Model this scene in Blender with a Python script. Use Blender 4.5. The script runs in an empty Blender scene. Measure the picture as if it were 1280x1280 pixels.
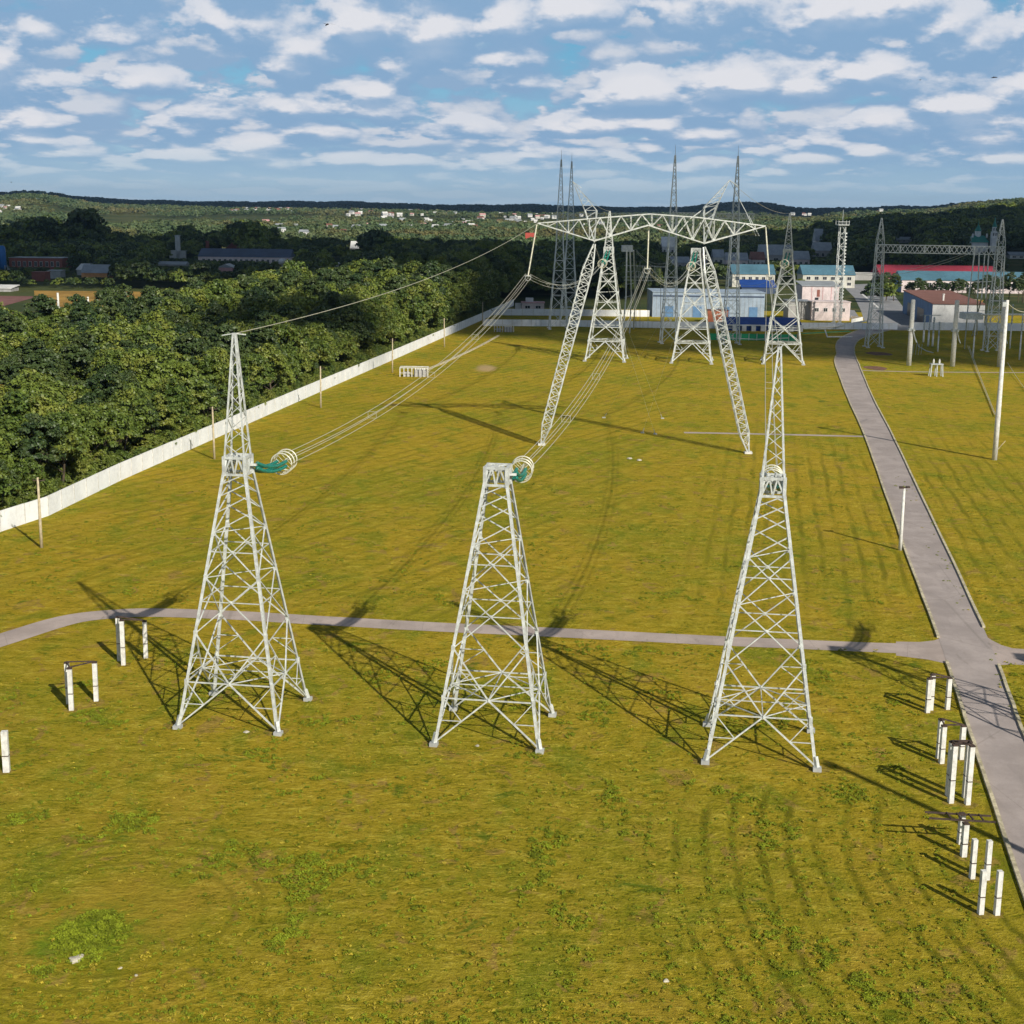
import bpy, math, random
import numpy as np
from mathutils import Vector, Matrix, noise as mnoise
R = math.radians
random.seed(7); rng = np.random.default_rng(11)
sc = bpy.context.scene
col = sc.collection

# ------------------------------------------------------------------ camera model (measured from the towers' square feet)
H = 38.0; FPX = 1799.7; PITCH = .2068; ROLL = .0125
_f = Vector((0, math.cos(PITCH), -math.sin(PITCH))); _r = Vector((1, 0, 0)); _u = _r.cross(_f)
CR = math.cos(ROLL) * _r + math.sin(ROLL) * _u
CU = math.cos(ROLL) * _u - math.sin(ROLL) * _r
def G(x, y, z=0.0):
    d = _f * FPX + CR * (x - 640) - CU * (y - 640); t = (z - H) / d.z
    return Vector((d.x * t, d.y * t, z))
def at(x, y, Y):
    d = _f * FPX + CR * (x - 640) - CU * (y - 640); t = Y / d.y
    return Vector((d.x * t, Y, H + d.z * t))
cam = bpy.data.cameras.new('camera'); cam.lens = 36 * FPX / 1280; cam.sensor_width = 36
cam.clip_start = 1; cam.clip_end = 40000
camo = bpy.data.objects.new('camera', cam); col.objects.link(camo); sc.camera = camo
m = Matrix.Identity(4)
for i in range(3):
    m[i][0] = CR[i]; m[i][1] = CU[i]; m[i][2] = -_f[i]
m[2][3] = H; camo.matrix_world = m

# ------------------------------------------------------------------ materials
MATS = {}
def srgb(c): return tuple(((v / 255) / 12.92 if v <= 10 else ((v / 255 + .055) / 1.055) ** 2.4) for v in c)
class NT:
    def __init__(s, name):
        s.m = bpy.data.materials.new(name); s.m.use_nodes = True; s.t = s.m.node_tree; s.n = s.t.nodes; s.l = s.t.links
        s.p = s.n['Principled BSDF']
        s.geo = s.n.new('ShaderNodeNewGeometry').outputs['Position']
    def node(s, typ, **kw):
        nd = s.n.new(typ)
        for k, v in kw.items(): setattr(nd, k, v)
        return nd
    def set(s, sock, v):
        if hasattr(v, 'links') or isinstance(v, bpy.types.NodeSocket): s.l.new(v, sock)
        else: sock.default_value = v
    def noise(s, vec, scale, detail=4, rough=.55, dist=0):
        nd = s.n.new('ShaderNodeTexNoise'); s.l.new(vec, nd.inputs['Vector'])
        nd.inputs['Scale'].default_value = scale; nd.inputs['Detail'].default_value = detail
        nd.inputs['Roughness'].default_value = rough; nd.inputs['Distortion'].default_value = dist
        return nd.outputs['Fac']
    def map(s, vec, scale=(1, 1, 1), rot=(0, 0, 0), loc=(0, 0, 0)):
        nd = s.n.new('ShaderNodeMapping'); s.l.new(vec, nd.inputs['Vector'])
        nd.inputs['Scale'].default_value = scale; nd.inputs['Rotation'].default_value = rot; nd.inputs['Location'].default_value = loc
        return nd.outputs['Vector']
    def math(s, op, a, b=0.0, c=0.0):
        nd = s.n.new('ShaderNodeMath'); nd.operation = op
        s.set(nd.inputs[0], a); s.set(nd.inputs[1], b); s.set(nd.inputs[2], c)
        return nd.outputs[0]
    def ss(s, v, a, b):
        nd = s.n.new('ShaderNodeMapRange'); nd.interpolation_type = 'SMOOTHSTEP'
        s.set(nd.inputs['Value'], v); nd.inputs['From Min'].default_value = a; nd.inputs['From Max'].default_value = b
        return nd.outputs['Result']
    def mix(s, f, a, b, mode='MIX'):
        nd = s.n.new('ShaderNodeMix'); nd.data_type = 'RGBA'; nd.blend_type = mode
        s.set(nd.inputs[0], f)
        for k, v in ((6, a), (7, b)):
            if isinstance(v, bpy.types.NodeSocket): s.l.new(v, nd.inputs[k])
            else: nd.inputs[k].default_value = (*v[:3], 1)
        return nd.outputs[2]
    def sep(s, v):
        nd = s.n.new('ShaderNodeSeparateXYZ'); s.l.new(v, nd.inputs[0]); return nd.outputs
    def comb(s, x, y, z):
        nd = s.n.new('ShaderNodeCombineXYZ')
        for i, v in enumerate((x, y, z)): s.set(nd.inputs[i], v)
        return nd.outputs[0]
    def bump(s, h, strength, dist):
        nd = s.n.new('ShaderNodeBump'); s.l.new(h, nd.inputs['Height'])
        nd.inputs['Strength'].default_value = strength; nd.inputs['Distance'].default_value = dist
        s.l.new(nd.outputs[0], s.p.inputs['Normal'])
    def out(s, colr, rough=.8, spec=.3, metal=0):
        s.set(s.p.inputs['Base Color'], colr if isinstance(colr, bpy.types.NodeSocket) else (*colr[:3], 1))
        s.p.inputs['Roughness'].default_value = rough; s.p.inputs['Specular IOR Level'].default_value = spec
        s.p.inputs['Metallic'].default_value = metal
        return s.m
def plain(name, c, rough=.7, spec=.3, metal=0, var=.12, scale=.6, dirt=None):
    """a painted or raw surface with uneven wear"""
    t = NT(name)
    n1 = t.noise(t.geo, scale, 6, .6); n2 = t.noise(t.geo, scale * 7, 4, .6)
    n = t.math('ADD', t.math('MULTIPLY', n1, .65), t.math('MULTIPLY', n2, .35))
    f = t.ss(n, .35, .65)
    lo = tuple(v * (1 - var * 1.6) for v in c); hi = tuple(min(1, v * (1 + var)) for v in c)
    cc = t.mix(f, lo, hi)
    if dirt:
        d = t.ss(t.noise(t.map(t.geo, (1, 1, .25)), scale * 2.2, 5, .7), .54, .72)
        cc = t.mix(t.math('MULTIPLY', d, .6), cc, dirt)
    MATS[name] = t.out(cc, rough, spec, metal); return MATS[name]

galv = plain('galvanised_steel', (.60, .62, .595), .5, .4, .18, .18, 2.2, (.36, .35, .31))
galvd = plain('weathered_steel', (.46, .49, .49), .5, .5, .3, .18, 1.5)
mastsky = plain('grey_mast_steel', (.56, .60, .60), .5, .4, .3, .15, .8)
concrete = plain('pale_concrete', (.68, .67, .63), .85, .2, 0, .14, 2.2, (.36, .33, .27))
wallm = plain('whitewashed_concrete', (.78, .79, .80), .9, .15, 0, .07, .35, (.58, .57, .52))
rust = plain('rusty_steel', (.075, .05, .04), .8, .3, 0, .3, 3)
kerbm = plain('cream_kerb', (.52, .46, .32), .9, .1, 0, .25, 1.3, (.22, .2, .08))
wood = plain('bleached_wood', (.50, .42, .28), .85, .15, 0, .18, 2)
glassg = plain('green_glass_disc', (.008, .17, .125), .12, .9, 0, .2, 5)
alum = plain('aluminium_ring', (.72, .70, .56), .4, .5, .25, .08, 3)
wirem = plain('aluminium_wire', (.56, .54, .44), .5, .4, .25, .05, 1)
wired = plain('steel_wire', (.45, .46, .42), .6, .4, .2, .05, 1)
dark = plain('dark_opening', (.02, .022, .025), .3, .5)
rockm = plain('pale_stone', (.5, .46, .36), .9, .1, 0, .2, 5)

def ground_mat():
    t = NT('rough_ground')
    n1 = t.noise(t.geo, .004, 5, .6); n2 = t.noise(t.geo, .03, 5, .65); n3 = t.noise(t.geo, .4, 4, .6)
    c = t.mix(t.ss(n1, .42, .58), (.035, .055, .018), (.075, .085, .025))
    c = t.mix(t.ss(n2, .5, .66), c, (.12, .105, .04))
    c = t.mix(t.math('MULTIPLY', t.ss(n3, .4, .7), .5), c, (.03, .04, .012))
    t.bump(t.math('ADD', n3, n2), .5, .4)
    return t.out(c, .95, .1)
def lawn_mat():
    t = NT('mown_grass'); x, y, z = t.sep(t.geo)
    g = t.geo
    big = t.noise(g, .035, 4, .55); mid = t.noise(t.map(g, (1, .55, 1)), .22, 5, .62, .4)
    med = t.noise(t.map(g, (.55, 1, 1), (0, 0, .12)), .9, 5, .68, .6)
    fine = t.noise(t.map(g, (.7, 1, 1), (0, 0, -.2)), 3.6, 5, .72, .3)
    blade = t.noise(g, 13, 3, .7)
    c = t.mix(t.ss(big, .38, .62), (.410, .287, .022), (.300, .257, .018))
    c = t.mix(t.math('MULTIPLY', t.ss(y, 118, 70), .30), c, (.215, .225, .018))
    c = t.mix(t.math('MULTIPLY', t.ss(mid, .50, .68), .75), c, (.180, .215, .016))
    c = t.mix(t.math('MULTIPLY', t.ss(mid, .50, .30), .6), c, (.41, .27, .035))
    pn = t.noise(t.map(g, (1, .7, 1), (0, 0, .6), (3, 9, 0)), .42, 4, .6, .8)
    c = t.mix(t.math('MULTIPLY', t.ss(pn, .585, .66), .8), c, (.33, .21, .055))      # dry, thin spots
    gp = t.noise(t.map(g, (.8, 1, 1), (0, 0, 0), (40, 9, 0)), .3, 5, .7, .5)
    c = t.mix(t.math('MULTIPLY', t.ss(gp, .60, .68), .8), c, (.085, .15, .012))      # lush clumps
    tone = t.math('ADD', t.math('MULTIPLY', med, .38), t.math('ADD', t.math('MULTIPLY', fine, .36), t.math('MULTIPLY', blade, .26)))
    c = t.mix(t.math('MULTIPLY', t.ss(tone, .50, .40), .85), c, (.11, .125, .004))
    c = t.mix(t.math('MULTIPLY', t.ss(tone, .51, .61), .75), c, (.56, .45, .065))
    # tracks left by the mower
    wob = t.math('MULTIPLY', t.math('SUBTRACT', t.noise(g, .09, 3), .5), 1.5)
    brk = t.math('ADD', .25, t.math('MULTIPLY', t.ss(t.noise(t.map(g, (1, .5, 1)), .16, 4, .7), .40, .60), .75))
    def rows(coord, period, mask, lo=.35, hi=1.1):
        w = t.math('ADD', t.math('SINE', t.math('MULTIPLY', t.math('ADD', coord, wob), 2 * math.pi / period)), t.math('MULTIPLY', t.math('SUBTRACT', t.math('ADD', med, fine), 1.0), 3.2))
        return t.math('MULTIPLY', t.math('MULTIPLY', t.ss(w, lo, hi), mask), brk)
    par = t.math('SUBTRACT', x, t.math('MULTIPLY', y, .177))
    mA = t.math('MULTIPLY', t.ss(par, -13, -2), t.math('MULTIPLY', t.ss(y, 128, 145), t.ss(y, 300, 200)))
    dxc = t.math('SUBTRACT', x, 68.0); dyc = t.math('SUBTRACT', y, 75.0)
    rc = t.math('SQRT', t.math('ADD', t.math('MULTIPLY', dxc, dxc), t.math('MULTIPLY', dyc, dyc)))
    mB = t.math('MULTIPLY', t.math('MULTIPLY', t.ss(rc, 35, 40), t.ss(rc, 64, 58)), t.ss(y, 94, 88))
    dxl = t.math('ADD', x, 21.5); dyl = t.math('SUBTRACT', y, 72.5)
    rl = t.math('SQRT', t.math('ADD', t.math('MULTIPLY', dxl, dxl), t.math('MULTIPLY', dyl, dyl)))
    mC = t.math('MULTIPLY', t.ss(rl, 4, 6), t.ss(rl, 15, 9))
    mD = t.math('MULTIPLY', t.ss(y, 118, 135), t.ss(par, -6, -24))
    f = t.math('ADD', t.math('MULTIPLY', rows(par, 2.15, mA), .75), t.math('MULTIPLY', rows(rc, 1.75, mB), .9))
    f = t.math('ADD', f, t.math('MULTIPLY', rows(rl, 1.5, mC), .55))
    f = t.math('ADD', f, t.math('MULTIPLY', rows(t.math('ADD', x, t.math('MULTIPLY', y, -.55)), 3.1, mD), .55))
    f = t.math('MINIMUM', f, 1)
    c = t.mix(f, c, (.13, .125, .008))
    # the low mound at the near left: thin turf, lush weeds in the middle
    c = t.mix(t.math('MULTIPLY', t.ss(t.math('ADD', rl, t.math('MULTIPLY', mid, 3)), 7.0, 4.5), .5), c, (.40, .27, .03))
    dxw = t.math('ADD', x, 21.9); rw = t.math('SQRT', t.math('ADD', t.math('MULTIPLY', dxw, dxw), t.math('MULTIPLY', t.math('SUBTRACT', y, 70.2), t.math('SUBTRACT', y, 70.2))))
    c = t.mix(t.math('MULTIPLY', t.ss(t.math('ADD', rw, t.math('MULTIPLY', t.math('ADD', t.math('MULTIPLY', med, 1), mid), 6)), 9.6, 7.4), .8), c, (.15, .24, .015))
    # pale sandy scrape far left of the field
    sx = t.math('ADD', x, 6.8); sy = t.math('MULTIPLY', t.math('SUBTRACT', y, 352), .32)
    rs = t.math('SQRT', t.math('ADD', t.math('MULTIPLY', sx, sx), t.math('MULTIPLY', sy, sy)))
    c = t.mix(t.math('MULTIPLY', t.ss(t.math('ADD', rs, t.math('MULTIPLY', mid, 2)), 4.4, 2.2), .75), c, (.50, .34, .20))
    hgt = t.math('ADD', t.math('ADD', t.math('MULTIPLY', med, .5), t.math('MULTIPLY', fine, .35)), t.math('ADD', t.math('MULTIPLY', blade, .12), t.math('MULTIPLY', f, -.12)))
    t.bump(hgt, 1.0, .6)
    return t.out(c, .95, .04)
def asphalt_mat(name, c):
    t = NT(name); g = t.geo
    n = t.noise(g, .25, 6, .65); s = t.noise(g, 9, 4, .7)
    cc = t.mix(t.ss(n, .35, .68), tuple(v * .86 for v in c), tuple(v * 1.12 for v in c))
    cc = t.mix(t.math('MULTIPLY', t.ss(s, .45, .7), .35), cc, tuple(v * .7 for v in c))
    cr = t.node('ShaderNodeTexVoronoi', feature='DISTANCE_TO_EDGE'); t.l.new(t.map(g, (.13, .05, 1)), cr.inputs['Vector']); cr.inputs['Scale'].default_value = 1
    cc = t.mix(t.math('MULTIPLY', t.ss(cr.outputs[0], .006, .001), .22), cc, (.12, .11, .09))
    st = t.ss(t.noise(t.map(g, (1, .3, 1)), .7, 4, .7), .60, .72)
    cc = t.mix(t.math('MULTIPLY', st, .35), cc, (.14, .12, .09))
    pt = t.ss(t.noise(t.map(g, (.5, .12, 1), (0, 0, -.17)), .5, 3, .5), .56, .58); cc = t.mix(t.math('MULTIPLY', pt, .22), cc, tuple(v * .62 for v in c))
    t.bump(s, .3, .03)
    return t.out(cc, .88, .25)
def leaf_mat(name, a, b, c3, spec=.35, seedscale=.25):
    t = NT(name)
    oi = t.node('ShaderNodeObjectInfo')
    rnd = oi.outputs['Random']
    n = t.noise(t.geo, seedscale, 3, .6); n2 = t.noise(t.geo, 1.1, 3, .6)
    cc = t.mix(rnd, a, b)
    cc = t.mix(t.math('MULTIPLY', t.ss(n, .45, .68), .7), cc, c3)
    cc = t.mix(t.math('MULTIPLY', t.ss(n2, .42, .7), .45), cc, tuple(v * .55 for v in a))
    cc = t.mix(t.math('MULTIPLY', t.ss(n2, .5, .32), .35), cc, tuple(min(1, v * 1.7) for v in b))
    t.p.inputs['Subsurface Weight'].default_value = 0
    return t.out(cc, .5, spec)
groundm = ground_mat(); lawnm = lawn_mat()
roadm = asphalt_mat('worn_asphalt', (.38, .325, .305)); pathm = asphalt_mat('path_asphalt', (.42, .345, .31)); plazam = asphalt_mat('yard_asphalt', (.27, .27, .28))
leafm = leaf_mat('broad_leaves', (.058, .098, .016), (.140, .182, .026), (.225, .228, .036))
leafdark = leaf_mat('dark_leaves', (.028, .056, .018), (.055, .082, .020), (.08, .098, .024))
leafyel = leaf_mat('yellowing_leaves', (.24, .15, .02), (.28, .19, .03), (.14, .13, .02))
leaffar = leaf_mat('hill_leaves', (.060, .100, .045), (.110, .145, .060), (.20, .155, .06), .15, .004)
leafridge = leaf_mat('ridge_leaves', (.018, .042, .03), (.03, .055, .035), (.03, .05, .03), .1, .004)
barkm = plain('bark', (.10, .08, .055), .95, .1, 0, .25, 2)
def bm_(n, c, **k): k.setdefault('dirt', tuple(v * .6 for v in c)); return plain(n, c, **k)
M = dict(
    steelblue=bm_('pale_blue_cladding', (.30, .37, .46), rough=.5, scale=.2), blueroof=bm_('teal_blue_roof', (.075, .165, .22), rough=.5, scale=.1),
    navyroof=bm_('dark_blue_roof', (.06, .085, .14), rough=.5, scale=.1), deepblue=bm_('deep_blue_sheet', (.015, .06, .26), rough=.5, scale=.3),
    orange=bm_('orange_cladding', (.68, .22, .11), rough=.6), cream=bm_('cream_render', (.58, .56, .49), scale=.3), pinkw=bm_('pinkish_white_render', (.64, .54, .53), scale=.3),
    pink=bm_('pink_brick', (.52, .25, .2), scale=.4), brick=bm_('red_brick', (.28, .10, .075), scale=.4), crimson=bm_('crimson_roof', (.30, .035, .055), rough=.5, scale=.1),
    brownroof=bm_('brown_felt_roof', (.22, .10, .075), scale=.2), greyroof=bm_('grey_sheet_roof', (.30, .32, .34), rough=.5, scale=.2), white=bm_('white_render', (.66, .65, .63), scale=.3),
    sideblue=bm_('blue_side_wall', (.10, .20, .36), scale=.3), green=bm_('green_mesh_fence', (.02, .30, .13), rough=.6), churchg=bm_('green_church_roof', (.03, .20, .15), rough=.4, scale=.2),
    redroof=bm_('red_tile_roof', (.36, .06, .04), scale=.5), greywall=bm_('grey_render', (.35, .34, .33), scale=.2), bluesilo=bm_('blue_silo_paint', (.02, .13, .36), rough=.4, scale=.2),
    concgrey=bm_('grey_concrete', (.42, .43, .42), scale=.3), ochre=bm_('ochre_render', (.62, .30, .12), scale=.4), gold=bm_('gilt', (.7, .5, .1), metal=.8, rough=.3), rose=bm_('rose_cladding', (.55, .30, .30), scale=.3),
)

# ------------------------------------------------------------------ mesh builder
class MB:
    def __init__(s): s.v = []; s.f = []
    def quad(s, a, b, c, d):
        n = len(s.v); s.v += [tuple(a), tuple(b), tuple(c), tuple(d)]; s.f.append((n, n + 1, n + 2, n + 3))
    def poly(s, pts):
        n = len(s.v); s.v += [tuple(p) for p in pts]; s.f.append(tuple(range(n, n + len(pts))))
    def box(s, lo, hi, rz=0, piv=(0, 0)):
        n = len(s.v); c, q = math.cos(rz), math.sin(rz)
        for z in (lo[2], hi[2]):
            for x, y in ((lo[0], lo[1]), (hi[0], lo[1]), (hi[0], hi[1]), (lo[0], hi[1])):
                dx, dy = x - piv[0], y - piv[1]; s.v.append((piv[0] + c * dx - q * dy, piv[1] + q * dx + c * dy, z))
        s.f += [(n + 3, n + 2, n + 1, n), (n + 4, n + 5, n + 6, n + 7)] + [(n + i, n + (i + 1) % 4, n + 4 + (i + 1) % 4, n + 4 + i) for i in range(4)]
    def sweep(s, pts, prof, ref=None, closed=False, scale=None):
        """prof: 2D section swept along pts"""
        k = len(prof); n0 = len(s.v); N = len(pts)
        pts = [Vector(p) for p in pts]
        for i, p in enumerate(pts):
            a = pts[i - 1] if (i > 0 or closed) else pts[i]; b = pts[(i + 1) % N] if (i < N - 1 or closed) else pts[i]
            t = (b - a).normalized(); r = Vector(ref) if ref is not None else Vector((0, 0, 1))
            if abs(t.dot(r)) > .98: r = Vector((1, 0, 0)) if abs(t.x) < .9 else Vector((0, 1, 0))
            u = (r - t * r.dot(t)).normalized(); w = t.cross(u); q = scale[i] if scale else 1
            for (x, y) in prof: s.v.append(tuple(p + u * (x * q) + w * (y * q)))
        for i in range(N if closed else N - 1):
            j = (i + 1) % N
            for e in range(k):
                f = (e + 1) % k; s.f.append((n0 + i * k + e, n0 + i * k + f, n0 + j * k + f, n0 + j * k + e))
        if not closed:
            s.f.append(tuple(n0 + e for e in range(k))[::-1]); s.f.append(tuple(n0 + (N - 1) * k + e for e in range(k)))
    def bar(s, a, b, w, d=None, ref=None):
        d = d or w; s.sweep([a, b], [(-w / 2, -d / 2), (w / 2, -d / 2), (w / 2, d / 2), (-w / 2, d / 2)], ref)
    def angle(s, a, b, w, t=.03, ref=None):
        s.sweep([a, b], [(0, 0), (w, 0), (w, t), (t, t), (t, w), (0, w)], ref)
    def tube(s, pts, r, k=6, closed=False, scale=None):
        s.sweep(pts, [(r * math.cos(2 * math.pi * i / k), r * math.sin(2 * math.pi * i / k)) for i in range(k)], None, closed, scale)
    def ring(s, c, ax, rad, r, n=28, k=6):
        ax = Vector(ax).normalized(); u = ax.orthogonal().normalized(); w = ax.cross(u); c = Vector(c)
        s.tube([c + (u * math.cos(2 * math.pi * i / n) + w * math.sin(2 * math.pi * i / n)) * rad for i in range(n)], r, k, True)
    def lathe(s, c, prof, k=16):
        n0 = len(s.v)
        for (r, z) in prof:
            for i in range(k): s.v.append((c[0] + r * math.cos(2 * math.pi * i / k), c[1] + r * math.sin(2 * math.pi * i / k), c[2] + z))
        for j in range(len(prof) - 1):
            for i in range(k): s.f.append((n0 + j * k + i, n0 + j * k + (i + 1) % k, n0 + (j + 1) * k + (i + 1) % k, n0 + (j + 1) * k + i))
        s.f.append(tuple(n0 + i for i in range(k))[::-1]); s.f.append(tuple(n0 + (len(prof) - 1) * k + i for i in range(k)))
    def build(s, name, mat, parent=None, smooth=False):
        me = bpy.data.meshes.new(name); me.from_pydata(s.v, [], s.f); me.update()
        if mat: me.materials.append(mat)
        if smooth:
            for p in me.polygons: p.use_smooth = True
        o = bpy.data.objects.new(name, me); col.objects.link(o)
        if parent is not None: o.parent = parent
        return o
def tag(o, label=None, cat=None, group=None, kind=None):
    if label: o['label'] = label
    if cat: o['category'] = cat
    if group: o['group'] = group
    if kind: o['kind'] = kind
    return o
def empty(name, loc, rz=0, label=None, cat=None, group=None):
    o = bpy.data.objects.new(name, None); col.objects.link(o); o.location = loc; o.rotation_euler.z = rz
    o.empty_display_size = 1
    return tag(o, label, cat, group)
def copy_tree(o, loc, rz, label=None, parent=None, scale=None):
    c = o.copy(); col.objects.link(c); c.parent = parent
    if parent is None:
        c.location = loc; c.rotation_euler.z = rz
        if scale is not None: c.scale = scale
        if label: c['label'] = label
    for ch in o.children:
        copy_tree(ch, None, None, None, c)
    return c

# ------------------------------------------------------------------ sun, sky
SUN_EL = R(32.5); SUNV = Vector((.531 * math.cos(SUN_EL), -.847 * math.cos(SUN_EL), math.sin(SUN_EL)))
sl = bpy.data.lights.new('sun', 'SUN'); sl.energy = 4.9; sl.angle = R(.53); sl.color = (1, .94, .82)
so = bpy.data.objects.new('sun', sl); col.objects.link(so); so.rotation_euler = (-SUNV).to_track_quat('-Z', 'Y').to_euler()
so.location = (0, 0, 300)
w = bpy.data.worlds.new('World'); sc.world = w; w.use_nodes = True; nt = w.node_tree; N = nt.nodes; L = nt.links
bg = N['Background']; bg.inputs['Strength'].default_value = .078
class WT(NT):
    def __init__(s): s.t = nt; s.n = N; s.l = L
wt = WT()
sky = N.new('ShaderNodeTexSky'); sky.sky_type = 'NISHITA'; sky.sun_disc = False; sky.sun_elevation = SUN_EL
sky.sun_rotation = math.atan2(SUNV.x, SUNV.y); sky.altitude = 200; sky.air_density = 1.0; sky.dust_density = .6; sky.ozone_density = 1.6
gen = N.new('ShaderNodeTexCoord').outputs['Generated']
dx, dy, dz = wt.sep(gen)
zc = wt.math('MAXIMUM', dz, 0.0)
hh_ = wt.math('SQRT', wt.math('ADD', wt.math('ADD', wt.math('MULTIPLY', dx, dx), wt.math('MULTIPLY', dy, dy)), 1e-4))
lnz = wt.math('MULTIPLY', wt.math('LOGARITHM', wt.math('ADD', zc, .040), math.e), 2.25)
def cloud_coord(up):
    return wt.comb(wt.math('MULTIPLY', wt.math('DIVIDE', dx, hh_), 7.6), wt.math('MULTIPLY', wt.math('DIVIDE', dy, hh_), 7.6), wt.math('ADD', lnz, up))
def dens(up, det):
    v = wt.map(cloud_coord(up), (1, 1, 1), (0, 0, 0), CSEED)
    a = wt.noise(v, 1.1, det, .50, 0); b = wt.noise(v, 3.0, det, .56, 0)
    vo = N.new('ShaderNodeTexVoronoi'); vo.feature = 'SMOOTH_F1'; vo.inputs['Scale'].default_value = 2.6; vo.inputs['Smoothness'].default_value = .35
    wv = N.new('ShaderNodeVectorMath'); wv.operation = 'ADD'; L.new(v, wv.inputs[0])
    L.new(wt.comb(wt.math('MULTIPLY', b, .4), 0, wt.math('MULTIPLY', a, .4)), wv.inputs[1]); L.new(wv.outputs[0], vo.inputs['Vector'])
    puff = wt.math('SUBTRACT', .62, vo.outputs['Distance'])
    c9 = wt.noise(v, 9.0, 4, .6, 0)
    return a, wt.math('ADD', wt.math('ADD', wt.math('ADD', wt.math('MULTIPLY', a, .50), wt.math('MULTIPLY', c9, .12)), wt.math('MULTIPLY', b, .30)), wt.math('MULTIPLY', puff, .36))
CSEED = (8.3, 2.1, 5.2)
CSEED = (31.3, 12.1, 9.7)
_, e0 = dens(0, 6); _, e1 = dens(.15, 3)
litb = wt.ss(wt.math('SUBTRACT', e0, e1), -.03, .11); puffb = wt.ss(e0, .415, .475)
CSEED = (8.3, 2.1, 5.2)
a0, d0 = dens(0, 7); _, d1 = dens(.17, 4)
veil = wt.ss(d0, .345, .425)
puffm = wt.ss(d0, .425, .475)
lit = wt.ss(wt.math('SUBTRACT', d0, d1), -.030, .105)
thick = wt.ss(d0, .50, .66)
litv = wt.math('ADD', wt.math('MULTIPLY', lit, .85), wt.math('MULTIPLY', thick, .20))
body = wt.mix(wt.math('MULTIPLY', puffb, wt.math('ADD', .08, wt.math('MULTIPLY', litb, .85))), (2.9, 4.7, 7.1), (7.8, 8.1, 8.9))
cl = wt.mix(puffm, body, wt.mix(litv, (3.0, 4.8, 7.2), (9.2, 9.2, 9.7)))
mask = wt.math('MAXIMUM', wt.math('ADD', wt.math('MULTIPLY', veil, .70), wt.math('MULTIPLY', puffm, .30)), puffb)
fade = wt.ss(zc, .008, .050)
mask = wt.math('MULTIPLY', mask, wt.math('ADD', .10, wt.math('MULTIPLY', fade, .86)))
mask = wt.math('MULTIPLY', mask, wt.math('SUBTRACT', 1.0, wt.math('MULTIPLY', wt.ss(dz, .22, .5), .75)))     # clouds thinned in the unseen upper sky to cut the ambient light
clear_sky = wt.mix(wt.ss(zc, 0.0, .13), (3.7, 6.1, 8.8), (.7, 4.6, 7.6))
skyc = wt.mix(wt.math('ADD', .25, wt.math('MULTIPLY', wt.ss(dz, .12, .5), .7)), clear_sky, sky.outputs[0])
dim = wt.math('SUBTRACT', 1.0, wt.math('MULTIPLY', wt.ss(dz, .18, .45), .42))     # dimming added to the unseen upper sky so shadows on the land come darker
L.new(wt.mix(1.0, wt.mix(mask, skyc, cl), wt.comb(dim, dim, dim), 'MULTIPLY'), bg.inputs['Color'])
w.cycles.sampling_method = 'MANUAL'; w.cycles.sample_map_resolution = 512
sc.view_settings.view_transform = 'Standard'; sc.view_settings.look = 'None'; sc.view_settings.exposure = 0.12; sc.view_settings.gamma = 1
sc.cycles.use_adaptive_sampling = True; sc.cycles.adaptive_threshold = .02; sc.cycles.max_bounces = 4; sc.cycles.diffuse_bounces = 2; sc.cycles.glossy_bounces = 2; sc.cycles.transparent_max_bounces = 4
sc.cycles.volume_bounces = 0; sc.cycles.use_denoising = True

# ------------------------------------------------------------------ ground
def sst(a, b, x): t = np.clip((x - a) / (b - a), 0, 1); return t * t * (3 - 2 * t)
def hgt(X, Y):
    X = np.asarray(X, float); Y = np.asarray(Y, float)
    r = np.hypot(X, Y); az = np.degrees(np.arctan2(X, np.maximum(Y, 1)))
    wob = np.sin(X * .0031 + 1.3) * np.cos(Y * .0023) + .6 * np.sin(X * .0071 + Y * .0053)
    h = 24 * sst(1300, 4200, r) + 3.0 * wob * sst(1300, 2600, r)
    h += 30 * np.exp(-((az + 18.3) / 1.9) ** 2) * sst(2600, 3600, r)                  # wooded hill far left
    h += (34 + 8 * np.sin(az * 1.3)) * sst(15.5, 18.5, az) * sst(1500, 2700, r)         # green hill far right
    h += 15 * sst(10.5, 15, az) * sst(850, 1300, r)                                    # dark rise behind the yard
    h += 22 * np.exp(-((az - 8.8) / 1.5) ** 2) * sst(4000, 5200, r)                     # blue hump on the horizon
    h += (12 + 4 * np.sin(az * .8 + 1) + 2 * np.sin(az * 2.7)) * sst(5200, 7200, r)       # last ridge
    return h
rad = np.concatenate([[0], np.geomspace(40, 1000, 22), np.geomspace(1060, 8000, 60), [9500, 12000, 16000]])
angs = np.unique(np.concatenate([np.arange(-180, 180, 8.0), np.arange(-32, 32.1, .8)]))
verts = [(0, 0, 0)]; faces = []
na = len(angs)
for r_ in rad[1:]:
    A = np.radians(angs); X = r_ * np.sin(A); Y = r_ * np.cos(A); Z = hgt(X, Y) * (1 if r_ < 8500 else .6)
    verts += list(zip(X.tolist(), Y.tolist(), Z.tolist()))
for i in range(na): faces.append((0, 1 + (i + 1) % na, 1 + i))
for j in range(len(rad) - 2):
    for i in range(na):
        a = 1 + j * na + i; b = 1 + j * na + (i + 1) % na; faces.append((a, b, b + na, a + na))
g = MB(); g.v = verts; g.f = faces
tag(g.build('ground', groundm), kind='structure')

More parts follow.
